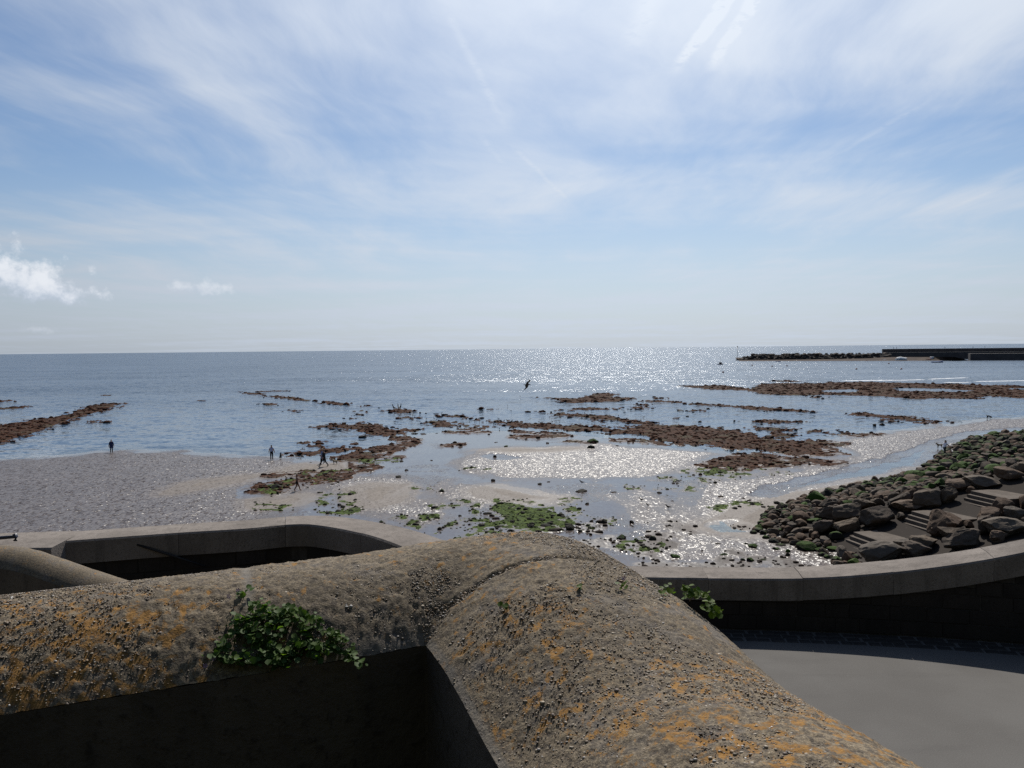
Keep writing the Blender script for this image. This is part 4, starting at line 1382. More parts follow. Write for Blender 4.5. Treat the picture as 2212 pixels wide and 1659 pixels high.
def catmull(pts, n):
    pts = [np.array(p, float) for p in pts]
    P_ = [2 * pts[0] - pts[1]] + pts + [2 * pts[-1] - pts[-2]]
    out = []
    for i in range(1, len(P_) - 2):
        for k in range(n):
            t = k / n
            a, b, c, d = P_[i - 1], P_[i], P_[i + 1], P_[i + 2]
            out.append(.5 * ((2 * b) + (c - a) * t + (2 * a - 5 * b + 4 * c - d) * t * t + (3 * b - a - 3 * c + d) * t ** 3))
    out.append(P_[-2])
    return np.array(out)


def resample(path, step):
    d = np.r_[0, np.cumsum(np.linalg.norm(np.diff(path[:, :2], axis=0), axis=1))]
    s = np.arange(0, d[-1], step)
    return np.c_[[np.interp(s, d, path[:, k]) for k in range(3)]].T, d[-1]


def sea_wall(name, pts, label, block, width, face, courses_to, overhang, gaps_seed):
    """curved parapet: coping blocks on coursed stonework; pts = near top edge of the coping, running left to right"""
    path, L = resample(catmull(pts, 24), .02)
    tan = np.gradient(path[:, :2], axis=0)
    tan /= np.linalg.norm(tan, axis=1)[:, None]
    nor = np.c_[-tan[:, 1], tan[:, 0]]              # away from the promenade (left of travel)
    root = empty(name, (path[0][0], path[0][1], PROM_Z))
    o0 = np.array((path[0][0], path[0][1], PROM_Z))
    tag(root, label, 'sea wall')
    r = random.Random(gaps_seed)
    # coping blocks
    s, nb = 0.0, int(block / .02)
    i = 0
    while i < len(path) - 8:
        ln_ = int(nb * r.uniform(.94, 1.06))
        j = min(i + ln_, len(path) - 1)
        if len(path) - 1 - j < nb * .3:
            j = len(path) - 1
        ks = np.linspace(i + (0 if i == 0 else .15), j - .15, 14)
        V, Fc = [], []
        lift = r.uniform(-.006, .006)
        prof = [(.0, -face), (-.004, -.035), (.022, -.004), (width * .5, .012), (width - .03, -.006), (width, -.04), (width, -face)]
        for k in ks:
            p = np.array([np.interp(k, np.arange(len(path)), path[:, c]) for c in range(3)])
            n_ = np.array([np.interp(k, np.arange(len(path)), nor[:, c]) for c in range(2)])
            for (a, b) in prof:
                V.append((p[0] + n_[0] * a - o0[0], p[1] + n_[1] * a - o0[1], p[2] + b + lift - o0[2]))
        m = len(prof)
        for q in range(len(ks) - 1):
            for e in range(m):
                Fc.append((q * m + e, (q + 1) * m + e, (q + 1) * m + (e + 1) % m, q * m + (e + 1) % m))
        Fc.append(tuple(range(m)))
        Fc.append(tuple((len(ks) - 1) * m + e for e in range(m))[::-1])
        mk('coping_stone', V, Fc, M_GRAN, root)
        i = j
        if j >= len(path) - 1:
            break
    # core behind the stones (also the seaward face down to the beach)
    V, Fc = [], []
    ks = np.arange(0, len(path), 12)
    for k in ks:
        p, n_ = path[k], nor[k]
        for a, zz in ((overhang + .022, -1.0), (overhang + .022, p[2] - .05), (width - .04, p[2] - .06), (width - .02 + .5, -1.0)):
            V.append((p[0] + n_[0] * a - o0[0], p[1] + n_[1] * a - o0[1], zz - o0[2]))
    for q in range(len(ks) - 1):
        for e in range(4):
            Fc.append((q * 4 + e, (q + 1) * 4 + e, (q + 1) * 4 + (e + 1) % 4, q * 4 + (e + 1) % 4))
    Fc.append((0, 1, 2, 3))
    Fc.append(tuple((len(ks) - 1) * 4 + e for e in (3, 2, 1, 0)))
    mk('wall_core', V, Fc, M_MORTAR, root)
    # coursed stones on the promenade face
    ch = .27
    stones = {}
    row = 0
    zt_max = path[:, 2].max() - face
    ztop = zt_max
    while ztop > courses_to + .05:
        k = int(r.uniform(0, 20)) if row % 2 else 0
        while k < len(path) - 6:
            n_ = int(r.choice((.42, .52, .62, .72)) / .02)
            n_ = min(n_, len(path) - 1 - k)
            if n_ < 6:
                break
            mid = k + n_ // 2
            top = path[mid][2] - face - .006
            hi = min(ztop, top)
            lo = max(ztop - ch, courses_to)
            if hi - lo > .06:
                key = (n_, round((hi - lo) / .045))
                if key not in stones:
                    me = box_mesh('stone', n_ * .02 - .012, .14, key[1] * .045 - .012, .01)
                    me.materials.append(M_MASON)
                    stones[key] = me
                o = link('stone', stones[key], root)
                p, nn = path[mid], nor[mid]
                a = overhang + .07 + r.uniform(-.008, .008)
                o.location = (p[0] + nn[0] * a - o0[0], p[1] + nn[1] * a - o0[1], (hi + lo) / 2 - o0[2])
                o.rotation_euler = (0, 0, math.atan2(tan[mid][1], tan[mid][0]))
            k += n_
        ztop -= ch
        row += 1
    return root, path, nor


RW = [PD(1150, 1243, 14.55), PD(1300, 1246, 14.52), PD(1564, 1249, 14.40), PD(1771, 1248, 14.2), PD(1969, 1231.5, 13.95), PD(2172, 1201, 13.6), PD(2400, 1150, 13.1), PD(2700, 1075, 12.3)]
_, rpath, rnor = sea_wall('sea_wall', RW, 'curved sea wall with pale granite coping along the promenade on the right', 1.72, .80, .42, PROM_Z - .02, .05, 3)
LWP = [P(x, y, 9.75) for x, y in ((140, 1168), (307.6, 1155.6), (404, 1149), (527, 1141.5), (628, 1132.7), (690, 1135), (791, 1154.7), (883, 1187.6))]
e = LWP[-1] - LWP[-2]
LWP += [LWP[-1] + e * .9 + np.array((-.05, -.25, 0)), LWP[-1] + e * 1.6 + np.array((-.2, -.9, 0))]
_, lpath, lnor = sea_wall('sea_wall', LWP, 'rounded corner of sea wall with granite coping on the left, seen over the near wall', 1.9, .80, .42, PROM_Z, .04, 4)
LW2 = [P(-190, 1192, 9.74), P(0, 1186, 9.74), P(112, 1183.5, 9.74)]
sea_wall('sea_wall', LW2, 'thicker end of the sea wall at the left edge, nearer than the corner', 1.5, 1.25, .36, PROM_Z, .04, 5)


def build_promenade():
    # surface behind the sea walls, edge following their foot
    V = []
    far = [np.array((-16, 12.2))] + [np.array((p[0] + n[0] * .2, p[1] + n[1] * .2)) for p, n in list(zip(rpath, rnor))[::30]]
    n = len(far)
    for f in far:
        V.append((f[0], f[1], PROM_Z))
    for f in far:
        V.append((f[0] * 1.02, 2.2, PROM_Z))
    Fc = [(i, i + 1, n + i + 1, n + i) for i in range(n - 1)]
    Fc = [f[::-1] for f in Fc]
    o = mk('promenade', V, Fc, M_PAVE)
    tag(o, 'smooth grey promenade surface below the wall, partly in shadow', kind='structure')
    # rows of setts along the foot of the sea wall
    r = random.Random(5)
    ms = [box_mesh('paving_sett', w, .17, .06, .012) for w in (.2, .24, .28)]
    for m_ in ms:
        m_.materials.append(M_SETT)
    for row in range(3):
        k = 60 + r.randrange(8)
        while k < len(rpath) - 12:
            i = r.randrange(3)
            w = (.2, .24, .28)[i]
            p, nn = rpath[k], rnor[k]
            a = -.05 - row * .185
            s = link('paving_sett', ms[i], o)
            s.location = (p[0] + nn[0] * a, p[1] + nn[1] * a, PROM_Z - .022 + r.uniform(-.004, .006))
            s.rotation_euler = (r.uniform(-.02, .02), r.uniform(-.02, .02), math.atan2(-nn[0], nn[1]) + r.uniform(-.03, .03))
            k += int((w + .012) / .02) + 1


build_promenade()

# ------------------------------------------------------------------ near wall with rounded pebbled coping
HE = .95
WW, W2, RR = .366, .47, .205
U = np.array((.927, .375))
NN = np.array((-.375, .927))
IC = np.array((-.30 * HE, 2.55 * HE))               # inner corner in plan
ZE = CAM_Z - HE


def cope_height(a, b):
    """top of the coping over plan coordinates (a along U, b along N from the inner corner); -9 where there is none"""
    aa, bb = np.maximum(a, 0), np.maximum(b, 0)
    t = ((aa / (2 * W2)) ** 4 + (bb / (2 * WW)) ** 4) ** .25
    x = 2 * t - 1
    z = RR * (1 - np.abs(np.clip(x, -1, 1)) ** 2.2)
    arm2 = sstep(.05, -.05, b) * 0
    drop = .095 * sstep(-.15, -.75, b) * sstep(-.2, .1, a)
    hump = .05 * np.exp(-(((a - .55) / .42) ** 2 + ((b - .25) / .40) ** 2))
    return np.where((t <= 1 + 1e-6), ZE + z - drop + hump, -9.0)


def wall_point(s, th):
    """s: path parameter (<0 left arm, 0..1 corner, >1 arm towards the camera), th: 0 inner edge .. 1 outer edge"""
    a = np.where(s < 0, s, 0.0)
    b = np.where(s > 1, -(s - 1), 0.0)
    ph = np.clip(s, 0, 1) * np.pi / 2
    # superellipse corner
    ca, sa = np.sin(ph), np.cos(ph)
    k = (ca ** 4 + sa ** 4) ** .25
    a = a + np.where(s >= 0, 2 * W2 * th * ca / k, 0)
    b = b + np.where(s <= 1, 2 * WW * th * sa / k, 0)
    return a, b


def to_world(a, b):
    return IC[0] + U[0] * a + NN[0] * b, IC[1] + U[1] * a + NN[1] * b


def build_near_wall():
    root = empty('coping_wall', (IC[0], IC[1], 11.3))
    tag(root, 'near L-shaped wall with rounded pebble-studded coping and orange lichen', 'wall')
    o0 = np.array((IC[0], IC[1], 11.3))
    ss = np.concatenate([np.linspace(-4.6, -2.6, 120), np.linspace(-2.59, -.001, 330), np.linspace(0, 1, 90), np.linspace(1.007, 2.6, 230), np.linspace(2.62, 3.9, 60)])
    th = np.linspace(0, 1, 120)
    Sg, Tg = np.meshgrid(ss, th, indexing='ij')
    a, b = wall_point(Sg.ravel(), Tg.ravel())
    z = cope_height(a, b)
    X, Y = to_world(a, b)
    # weathered unevenness, pits and raised aggregate
    rough_ = sstep(.5, .62, fbm(X * 2.2, Y * 2.2, 44))                # patches where the surface has weathered away
    dz = (fbm(X * 3.1, Y * 3.1, 3) - .5) * .018 + (fbm(X * 18, Y * 18, 9, 3) - .5) * (.003 + .007 * rough_) + (np.maximum(vn(X * 85, Y * 85, 13) - .5, 0)) * .010 - np.maximum(vn(X * 52, Y * 52, 17) - .62, 0) * (.008 + .013 * rough_)
    gap = np.exp(-((a + .52) / .016) ** 2) * (b > -.01)
    crack = np.exp(-(((b - .02) + .16 * (a - .35)) / .012) ** 2) * (a > .02) * (a < .62)
    edge = sstep(0, .06, Tg.ravel()) * sstep(1, .94, Tg.ravel())
    z = z + dz * (0.4 + .6 * edge) * (1 - .7 * gap) - crack * .014
    me = fast_mesh('coping', np.c_[X, Y, z] - o0, gridq(len(ss), len(th)))
    lich = sstep(.75, .15, Tg.ravel()) * sstep(-.35, -.95, a) * .78
    lich = np.maximum(lich, sstep(-.25, -.8, b) * .52 * sstep(.02, .3, Tg.ravel()) * (a > -.01))
    lich = np.maximum(lich, .15 + .35 * sstep(.45, .7, fbm(X * 2, Y * 2, 77)))
    attr(me, 'lichen', lich)
    mort = np.clip(gap * .6 + .5 * sstep(.10, .0, Tg.ravel()) * sstep(-.55, -.25, a) * (a < .02), 0, 1)
    attr(me, 'mortar', mort)
    me.materials.append(M_COPE)
    link('coping', me, root)
    # upright faces below the coping
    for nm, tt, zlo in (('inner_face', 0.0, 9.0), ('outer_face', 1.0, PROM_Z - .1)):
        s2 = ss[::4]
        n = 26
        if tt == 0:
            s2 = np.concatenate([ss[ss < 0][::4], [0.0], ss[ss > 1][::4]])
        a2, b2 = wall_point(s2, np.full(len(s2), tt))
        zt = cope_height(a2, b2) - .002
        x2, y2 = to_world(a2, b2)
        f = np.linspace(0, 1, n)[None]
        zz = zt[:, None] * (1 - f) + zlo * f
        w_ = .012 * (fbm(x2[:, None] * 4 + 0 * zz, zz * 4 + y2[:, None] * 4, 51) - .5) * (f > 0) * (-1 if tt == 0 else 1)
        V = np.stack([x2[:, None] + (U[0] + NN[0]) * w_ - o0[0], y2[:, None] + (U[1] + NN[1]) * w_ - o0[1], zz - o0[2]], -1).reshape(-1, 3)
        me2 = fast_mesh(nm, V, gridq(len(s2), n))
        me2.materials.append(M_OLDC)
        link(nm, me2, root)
    # pebbles set in the coping
    n = 64000
    s = np.where(rng.random(n) < .55, rng.uniform(-3.2, 0, n), rng.uniform(0, 2.7, n))
    tq = rng.beta(1.3, 1.3, n)
    a, b = wall_point(s, tq)
    keep = (np.abs(a + .52) > .02) | (b < 0)
    keep &= fbm(a * 5, b * 5, 31) > .22
    a, b = a[keep], b[keep]
    X, Y = to_world(a, b)
    z = cope_height(a, b)
    sz = np.clip(rng.gamma(1.1, .0008, len(a)) + .0013 + .0030 * (rng.random(len(a)) > .975), .0013, .009)
    pal = np.array([(.22, .18, .13), (.15, .11, .075), (.30, .25, .19), (.13, .10, .08), (.19, .12, .06), (.26, .24, .22), (.07, .055, .045), (.55, .52, .48)])
    pr = np.array([.24, .20, .13, .15, .12, .09, .06, .01])
    colr = pal[rng.choice(len(pal), len(a), p=pr)] * 1.25 * rng.uniform(.75, 1.2, (len(a), 1))
    me = scatter_mesh('pebbles', np.c_[X, Y, z - sz * .38] - o0, sz, .66, ICO1, .22, 21, colr)
    me.materials.append(M_PEB)
    o = link('pebbles', me, root)
    o['kind'] = 'stuff'
    return root


build_near_wall()

# terrace behind the near wall (where the photographer stands)
def build_terrace():
    c = [to_world(-5.2, -.001), to_world(-.001, -.001), to_world(-.001, -4.0), to_world(-5.2, -4.0)]
    o = mk('terrace', [(x, y, 11.35) for x, y in c], [(0, 3, 2, 1)], M_DARKPAVE)
    tag(o, 'dark paved terrace behind the near wall', kind='structure')


build_terrace()


def build_sky_block():
    # unseen dark bank, added to shut off the northern sky and deepen the shade
    xs = np.linspace(-60, 60, 90)
    v = np.linspace(0, 1, 30)
    Vg, Xg = np.meshgrid(v, xs, indexing='ij')
    X, t = Xg.ravel(), Vg.ravel()
    Z = 11.3 + 24 * t + (fbm(X * .3, t * 7, 8) - .5) * 2.0 * (t > .02)
    Y = -3.2 - 14 * t ** 1.5 - np.maximum(np.abs(X) - 14, 0) * .05 + (fbm(X * .4, t * 9, 4) - .5) * 2.2 * (t > .02)
    me = fast_mesh('sky_block_bank', np.c_[X, Y, Z], gridq(30, 90)[:, ::-1])
    me.materials.append(M_SKYBLOCK)
    tag(link('sky_block_bank', me), 'unseen dark bank added behind the terrace to block sky light', kind='structure')


build_sky_block()


# sloping rounded wall beside the steps at the left
def build_left_rail_wall():
    root = empty('stair_wall', (-4.6, 9.0, PROM_Z))
    tag(root, 'sloping wall with rounded coping descending behind the near wall at left', 'wall')
    o0 = np.array((-4.6, 9.0, PROM_Z))
    tops = [PD(-220, 1176, 9.5), PD(-80, 1180, 9.3), PD(10, 1181, 9.15), PD(66, 1190, 9.05), PD(132, 1212, 8.95), PD(198, 1235, 8.85), PD(277, 1261, 8.75), PD(400, 1303, 8.55), PD(520, 1345, 8.4)]
    path, L = resample(catmull(tops, 20), .04)
    V = []
    m = 15
    for p in path:
        for k in range(m):
            x = -1 + 2 * k / (m - 1)
            V.append((p[0] - .05 * x - o0[0], p[1] + .30 * x + .04 - o0[1], p[2] - .185 * abs(x) ** 2.2 - .012 + .008 * float(vn(np.array([p[0] * 9]), np.array([x * 3.0]), 3)[0]) - o0[2]))
    me = fast_mesh('coping', V, gridq(len(path), m))
    attr(me, 'lichen', np.full(len(V), .15))
    attr(me, 'mortar', np.zeros(len(V)))
    me.materials.append(M_COPE)
    link('coping', me, root)
    for sgn in (-1, 1):
        V2 = []
        for p in path:
            V2.append((p[0] - .05 * sgn - o0[0], p[1] + .30 * sgn + .04 - o0[1], p[2] - .19 - o0[2]))
            V2.append((p[0] - .05 * sgn - o0[0], p[1] + .30 * sgn + .04 - o0[1], 0.0))
        me = fast_mesh('wall_face', V2, gridq(len(path), 2))
        me.materials.append(M_OLDC)
        link('wall_face', me, root)


build_left_rail_wall()


def build_rails():
    root = empty('handrail', tuple(PD(0, 1163, 9.6)))
    tag(root, 'end of a dark navy handrail poking in at the left edge', 'handrail')
    o0 = Vector(PD(0, 1163, 9.6))
    tube('rail', [Vector(PD(-160, 1170, 9.9)) - o0, Vector(PD(0, 1162, 9.6)) - o0, Vector(PD(34, 1159, 9.55)) - o0], .022, M_NAVY, root)
    tube('rail_end', [Vector(PD(31, 1153, 9.55)) - o0, Vector(PD(34.5, 1160, 9.55)) - o0, Vector(PD(33, 1168, 9.55)) - o0], .026, M_NAVY, root)
    a, b = lpath[int(len(lpath) * .22)], lpath[int(len(lpath) * .46)]
    p0, p1 = PD(296, 1176, 13.58), PD(445, 1224, 13.80)
    root = empty('handrail', tuple(p0))
    tag(root, 'dark iron handrail sloping down the shaded face of the left sea wall', 'handrail')
    o0 = Vector(p0)
    tube('rail', [Vector((0, 0, 0)), Vector(p1) - o0], .022, M_RUST, root)
    for f in (.08, .6):
        q = Vector(p0).lerp(Vector(p1), f) - o0
        tube('bracket', [q, q + Vector((0, .22, -.03))], .014, M_RUST, root, 6)


build_rails()

# ------------------------------------------------------------------ plants on the near wall
def leaf_mesh(name, mt, lobes=5):
    bm = bmesh.new()
    c = bm.verts.new((0, 0, 0))
    ring = []
    n = lobes * 2
    for k in range(n):
        a = 2 * math.pi * (k + .5) / n + math.pi / 2
        r = 1.0 if k % 2 else .86
        if k == n - 1 or k == 0:
            r *= .8
        ring.append(bm.verts.new((r * math.cos(a), r * math.sin(a), .22 * abs(math.cos(a)) ** 1.5)))
    for k in range(n):
        bm.faces.new((c, ring[k], ring[(k + 1) % n]))
    me = bpy.data.meshes.new(name)
    bm.to_mesh(me)
    bm.free()
    me.materials.append(mt)
    me.shade_smooth()
    return me


HIT_T = np.arange(.8, 5.5, .008)


def cope_hit(px, py):
    q = ray(px, py)[None] * HIT_T[:, None]
    rel = q[:, :2] - IC
    a, b = rel @ U, rel @ NN
    h = cope_height(a, b)
    zz = CAM_Z + q[:, 2]
    face = (a < 0) & (b >= -.005) & (zz < ZE)
    k = np.where((zz <= h) | face)[0]
    if not len(k):
        gap = np.where(h > 0, zz - h, 9.0)
        k = [int(np.argmin(gap))]
        if gap[k[0]] > .07:
            return None
    k = k[0]
    return np.array((q[k, 0], q[k, 1], zz[k]))


def in_poly(x, y, pl):
    c = False
    for i in range(len(pl)):
        (ax, ay), (bx, by) = pl[i], pl[i - 1]
        if (ay > y) != (by > y) and x < (bx - ax) * (y - ay) / (by - ay) + ax:
            c = not c
    return c


def plant(name, label, poly, count, size, lift, lmesh, extra_stuff, flowers=(), lean=.5, keep=None):
    r = random.Random(len(poly) * 13 + count)
    xs = [p[0] for p in poly]
    ys = [p[1] for p in poly]
    cx, cy = sum(xs) / len(xs), sum(ys) / len(ys)
    base = cope_hit(cx, cy)
    root = empty(name, tuple(base))
    tag(root, label, 'plant')
    pts = []
    tries = 0
    while len(pts) < count + extra_stuff and tries < 20000:
        tries += 1
        x, y = r.uniform(min(xs), max(xs)), r.uniform(min(ys), max(ys))
        if not in_poly(x, y, poly):
            continue
        if vn(np.array([x / 22.0]), np.array([y / 16.0]), 3)[0] < .40:
            continue
        h = cope_hit(x, y)
        if h is None:
            continue
        pts.append(h)
    stuffV, stuffF = [], []
    lv = np.array([v.co[:] for v in lmesh.vertices])
    lf = np.array([p.vertices[:] for p in lmesh.polygons])
    stems = []
    for i, h in enumerate(pts):
        up = lift * r.random() ** .8
        toc = Vector((-h[0], -h[1], 0)).normalized()
        pos = Vector(h) - Vector(base) + Vector((r.gauss(0, .008), r.gauss(0, .008), up * .8 + .006)) + toc * (up * .7 + .008)
        s = size * r.uniform(.4, 1.35)
        nrm = (Vector((r.gauss(0, .45), r.gauss(0, .45), 1.0)) + toc * r.uniform(.0, .8) * lean * 2).normalized()
        rot = nrm.to_track_quat('Z', 'Y') @ Matrix.Rotation(r.uniform(0, 6.28), 3, 'Z').to_quaternion()
        if i < count:
            o = link('leaf', lmesh, root)
            o.location = pos
            o.rotation_mode = 'QUATERNION'
            o.rotation_quaternion = rot
            o.scale = (s, s, s)
        else:
            Mx = np.array(rot.to_matrix()) * s
            stuffF.append(lf + len(stuffV) * len(lv))
            stuffV.append(lv @ Mx.T + np.array(pos))
        if i % 4 == 0:
            stems.append((Vector(h) - Vector(base) - toc * .012, pos))
    if stuffV:
        me = fast_mesh('foliage', np.concatenate(stuffV), np.concatenate(stuffF))
        me.materials.append(lmesh.materials[0])
        o = link('foliage', me, root)
        o['kind'] = 'stuff'
    V, Fc = [], []
    for a, b in stems:
        d = (b - a)
        side = d.cross(Vector((0, 0, 1)))
        if side.length < 1e-5:
            side = Vector((1, 0, 0))
        side = side.normalized() * .0011
        up = d.normalized().cross(side)
        k = len(V)
        mid = (a + b) / 2 + Vector((r.gauss(0, .006), r.gauss(0, .006), .006))
        for p in (a, mid, b):
            V += [p + side, p + up, p - side]
        for q in (0, 3):
            for e in range(3):
                Fc.append((k + q + e, k + q + (e + 1) % 3, k + q + 3 + (e + 1) % 3, k + q + 3 + e))
    o = mk('stems', V, Fc, M_STEM, root, True)
    o['kind'] = 'stuff'
    for fx, fy in flowers:
        h = cope_hit(fx, fy)
        if h is None:
            continue
        c = Vector(h) - Vector(base) + Vector((0, -.02, .03))
        bm = bmesh.new()
        for k in range(5):
            a = k * 1.2566
            ct = bm.verts.new(c)
            p1 = bm.verts.new(c + Vector((math.cos(a - .4) * .006, -.003, math.sin(a - .4) * .006)))
            p2 = bm.verts.new(c + Vector((math.cos(a) * .0085, -.002, math.sin(a) * .0085)))
            p3 = bm.verts.new(c + Vector((math.cos(a + .4) * .006, -.003, math.sin(a + .4) * .006)))
            bm.faces.new((ct, p1, p2, p3))
        me = bpy.data.meshes.new('flower')
        bm.to_mesh(me)
        bm.free()
        me.materials.append(M_FLOWER)
        link('flower', me, root)
    return root


LM1 = leaf_mesh('leaf', M_LEAF, 5)
LM2 = leaf_mesh('leaf', M_LEAF2, 7)
plant('trailing_plant', 'leafy green trailing plant growing over the near wall in the crack',
      [(512, 1290), (540, 1276), (560, 1308), (640, 1322), (690, 1342), (725, 1372), (765, 1405), (785, 1445), (772, 1448), (740, 1418), (700, 1412), (680, 1445), (600, 1450), (540, 1442), (475, 1440), (452, 1428), (480, 1385), (505, 1352), (524, 1320)],
      298, .0092, .030, LM1, 760, [(500, 1303), (520, 1290), (466, 1437), (451, 1453)])
plant('sprouting_plant', 'small fresh green plant on the right shoulder of the near wall',
      [(1478, 1280), (1500, 1278), (1530, 1300), (1552, 1322), (1572, 1350), (1558, 1352), (1535, 1335), (1500, 1308), (1480, 1298)], 70, .011, .045, LM2, 0)
plant('sprouting_plant', 'tiny green sprout left of the small plant on the near wall',
      [(1426, 1274), (1450, 1272), (1456, 1292), (1432, 1294)], 14, .010, .03, LM2, 0)
plant('sprouting_plant', 'tiny reddish green tuft near the top of the wall corner', [(1230, 1262), (1256, 1262), (1256, 1276), (1230, 1276)], 8, .008, .015, LM2, 0)
plant('sprouting_plant', 'tiny tuft with a mauve flower right of the wall corner top', [(1335, 1262), (1372, 1262), (1372, 1276), (1340, 1276)], 8, .008, .015, LM2, 0, [(1345, 1264)])
plant('sprouting_plant', 'tiny sprig beside the long crack in the near wall', [(1078, 1310), (1098, 1310), (1098, 1330), (1078, 1330)], 9, .008, .015, LM2, 0)

# ------------------------------------------------------------------ harbour far off on the right
def wpt(x, y, z=0.0):
    return P(x, y, z)


def build_breakwater():
    p0, p1 = wpt(1588, 778.5), wpt(1925, 777.5)
    root = empty('rock_breakwater', (p0[0], p0[1], 0))
    tag(root, 'long dark rock breakwater lying off the harbour wall', 'breakwater')
    d = p1 - p0
    L = float(np.linalg.norm(d[:2]))
    t = d[:2] / L
    nrm = np.array((-t[1], t[0]))
    meshes = []
    for i in range(6):
        me = boulder_mesh('breakwater_rock', 200 + i, 2, 8, .16, .1)
        me.materials.append(M_FARROCK)
        meshes.append(me)
    r = random.Random(3)
    # core
    V, Fc = [], []
    ks = np.linspace(0, 1, 30)
    for k in ks:
        h = 5.0 * float(sstep(0, .13, np.array([k]))[0]) * (1 if k > .13 else .95)
        h = max(h, .3)
        for a, z in ((-1.0, -1), (1.2 + h * .9, h), (8 + h * .4, h), (9 + h * 1.6, -1)):
            q = t * L * k + nrm * a
            V.append((q[0], q[1], z))
    for q in range(len(ks) - 1):
        for e in range(3):
            Fc.append((q * 4 + e, (q + 1) * 4 + e, (q + 1) * 4 + e + 1, q * 4 + e + 1))
    mk('core', V, Fc, M_FARROCK, root)
    for i in range(285):
        k = r.random()
        h = 5.1 * float(sstep(0, .13, np.array([k]))[0])
        f = r.random() if i > 70 else 1.0
        z = max(h * f, .2)
        a = 1.0 + z * .9 - r.uniform(0, .5) + (r.uniform(0, 5) if f == 1.0 else 0)
        q = t * L * k + nrm * a
        s = r.uniform(1.0, 2.1)
        o = link('breakwater_rock', r.choice(meshes), root)
        o.location = (q[0], q[1], z)
        o.scale = (s * r.uniform(.9, 1.4), s, s * r.uniform(.55, .8))
        o.rotation_euler = (r.uniform(-.4, .4), r.uniform(-.4, .4), r.uniform(0, 6.28))
        o['moss'] = -1.0
    # sand and weed apron at the waterline
    V, Fc = [], []
    a0, a1 = wpt(1600, 780.2), wpt(2098, 779.0)
    n = 40
    for i in range(n + 1):
        f = i / n
        x = 1600 + 498 * f
        yl = 780.2 - 1.0 * f
        w = wpt(x, yl)
        bb = wpt(x, 774 - 1.5 * f, .3 + 2.5 * f)
        V += [(w[0], w[1] - 1, -.25), (w[0], w[1] + 4, .18 + .1 * f), (bb[0], bb[1] + 20, .9 + 2.2 * f)]
    for i in range(n):
        for e in range(2):
            Fc.append((i * 3 + e, (i + 1) * 3 + e, (i + 1) * 3 + e + 1, i * 3 + e + 1))
    o = mk('harbour_beach', V, Fc, m_simple('harbour_sand', (0.060, 0.044, 0.035), .9, .4, .08, .1), None, True)
    tag(o, 'strip of brown harbour sand under the quay wall', kind='structure')


build_breakwater()


def quay(name, label, pts, profile, mat_, ledge=None):
    """stone wall along waterline points; profile = list of (offset away, height)"""
    root = empty(name, tuple(pts[0][:2]) + (0,))
    tag(root, label, 'harbour wall')
    o0 = np.array((pts[0][0], pts[0][1], 0))
    def strip(nm, prof, mt):
        V, Fc = [], []
        m = len(prof)
        for i, p in enumerate(pts):
            t = np.array(pts[min(i + 1, len(pts) - 1)][:2]) - np.array(pts[max(i - 1, 0)][:2])
            t = t / np.linalg.norm(t)
            n_ = np.array((-t[1], t[0]))
            for a, z in prof:
                V.append((p[0] + n_[0] * a - o0[0], p[1] + n_[1] * a - o0[1], z))
        for i in range(len(pts) - 1):
            for e in range(m):
                Fc.append((i * m + e, (i + 1) * m + e, (i + 1) * m + (e + 1) % m, i * m + (e + 1) % m))
        Fc.append(tuple(range(m)))
        Fc.append(tuple((len(pts) - 1) * m + e for e in range(m))[::-1])
        return mk(nm, V, Fc, mt, root)
    for nm, prof, mt in profile:
        strip(nm, prof, mt)
    return root


qz = 9.2
q0 = [wpt(1911, 776.5), wpt(1990, 776.0), wpt(2060, 775.5), wpt(2130, 775.0), wpt(2230, 774.5), wpt(2420, 773.0)]
quay('harbour_wall', 'high dark stone harbour wall with a pale ledge, people walking on top', q0,
     [('lower_quay', [(0, -1), (0, 5.9), (6.2, 5.9), (6.2, -1)], M_QUAY), ('quay_walk', [(-.15, 5.92), (-.15, 6.25), (6.1, 6.25), (6.1, 5.92)], M_QUAYTOP),
      ('high_wall', [(6.25, -1), (6.25, 9.3), (11, 9.3), (11, -1)], M_QUAY)], M_QUAY)
q1 = [wpt(2096, 778.6), wpt(2150, 778.4), wpt(2230, 778.2), wpt(2420, 777.5)]
quay('harbour_wall', 'short nearer stone quay at the right edge of the harbour', q1,
     [('quay_body', [(0, -1), (0, 5.2), (9, 5.2), (9, -1)], M_QUAY), ('quay_walk', [(-.12, 5.22), (-.12, 5.5), (9, 5.5), (9, 5.22)], M_QUAYTOP)], M_QUAY)


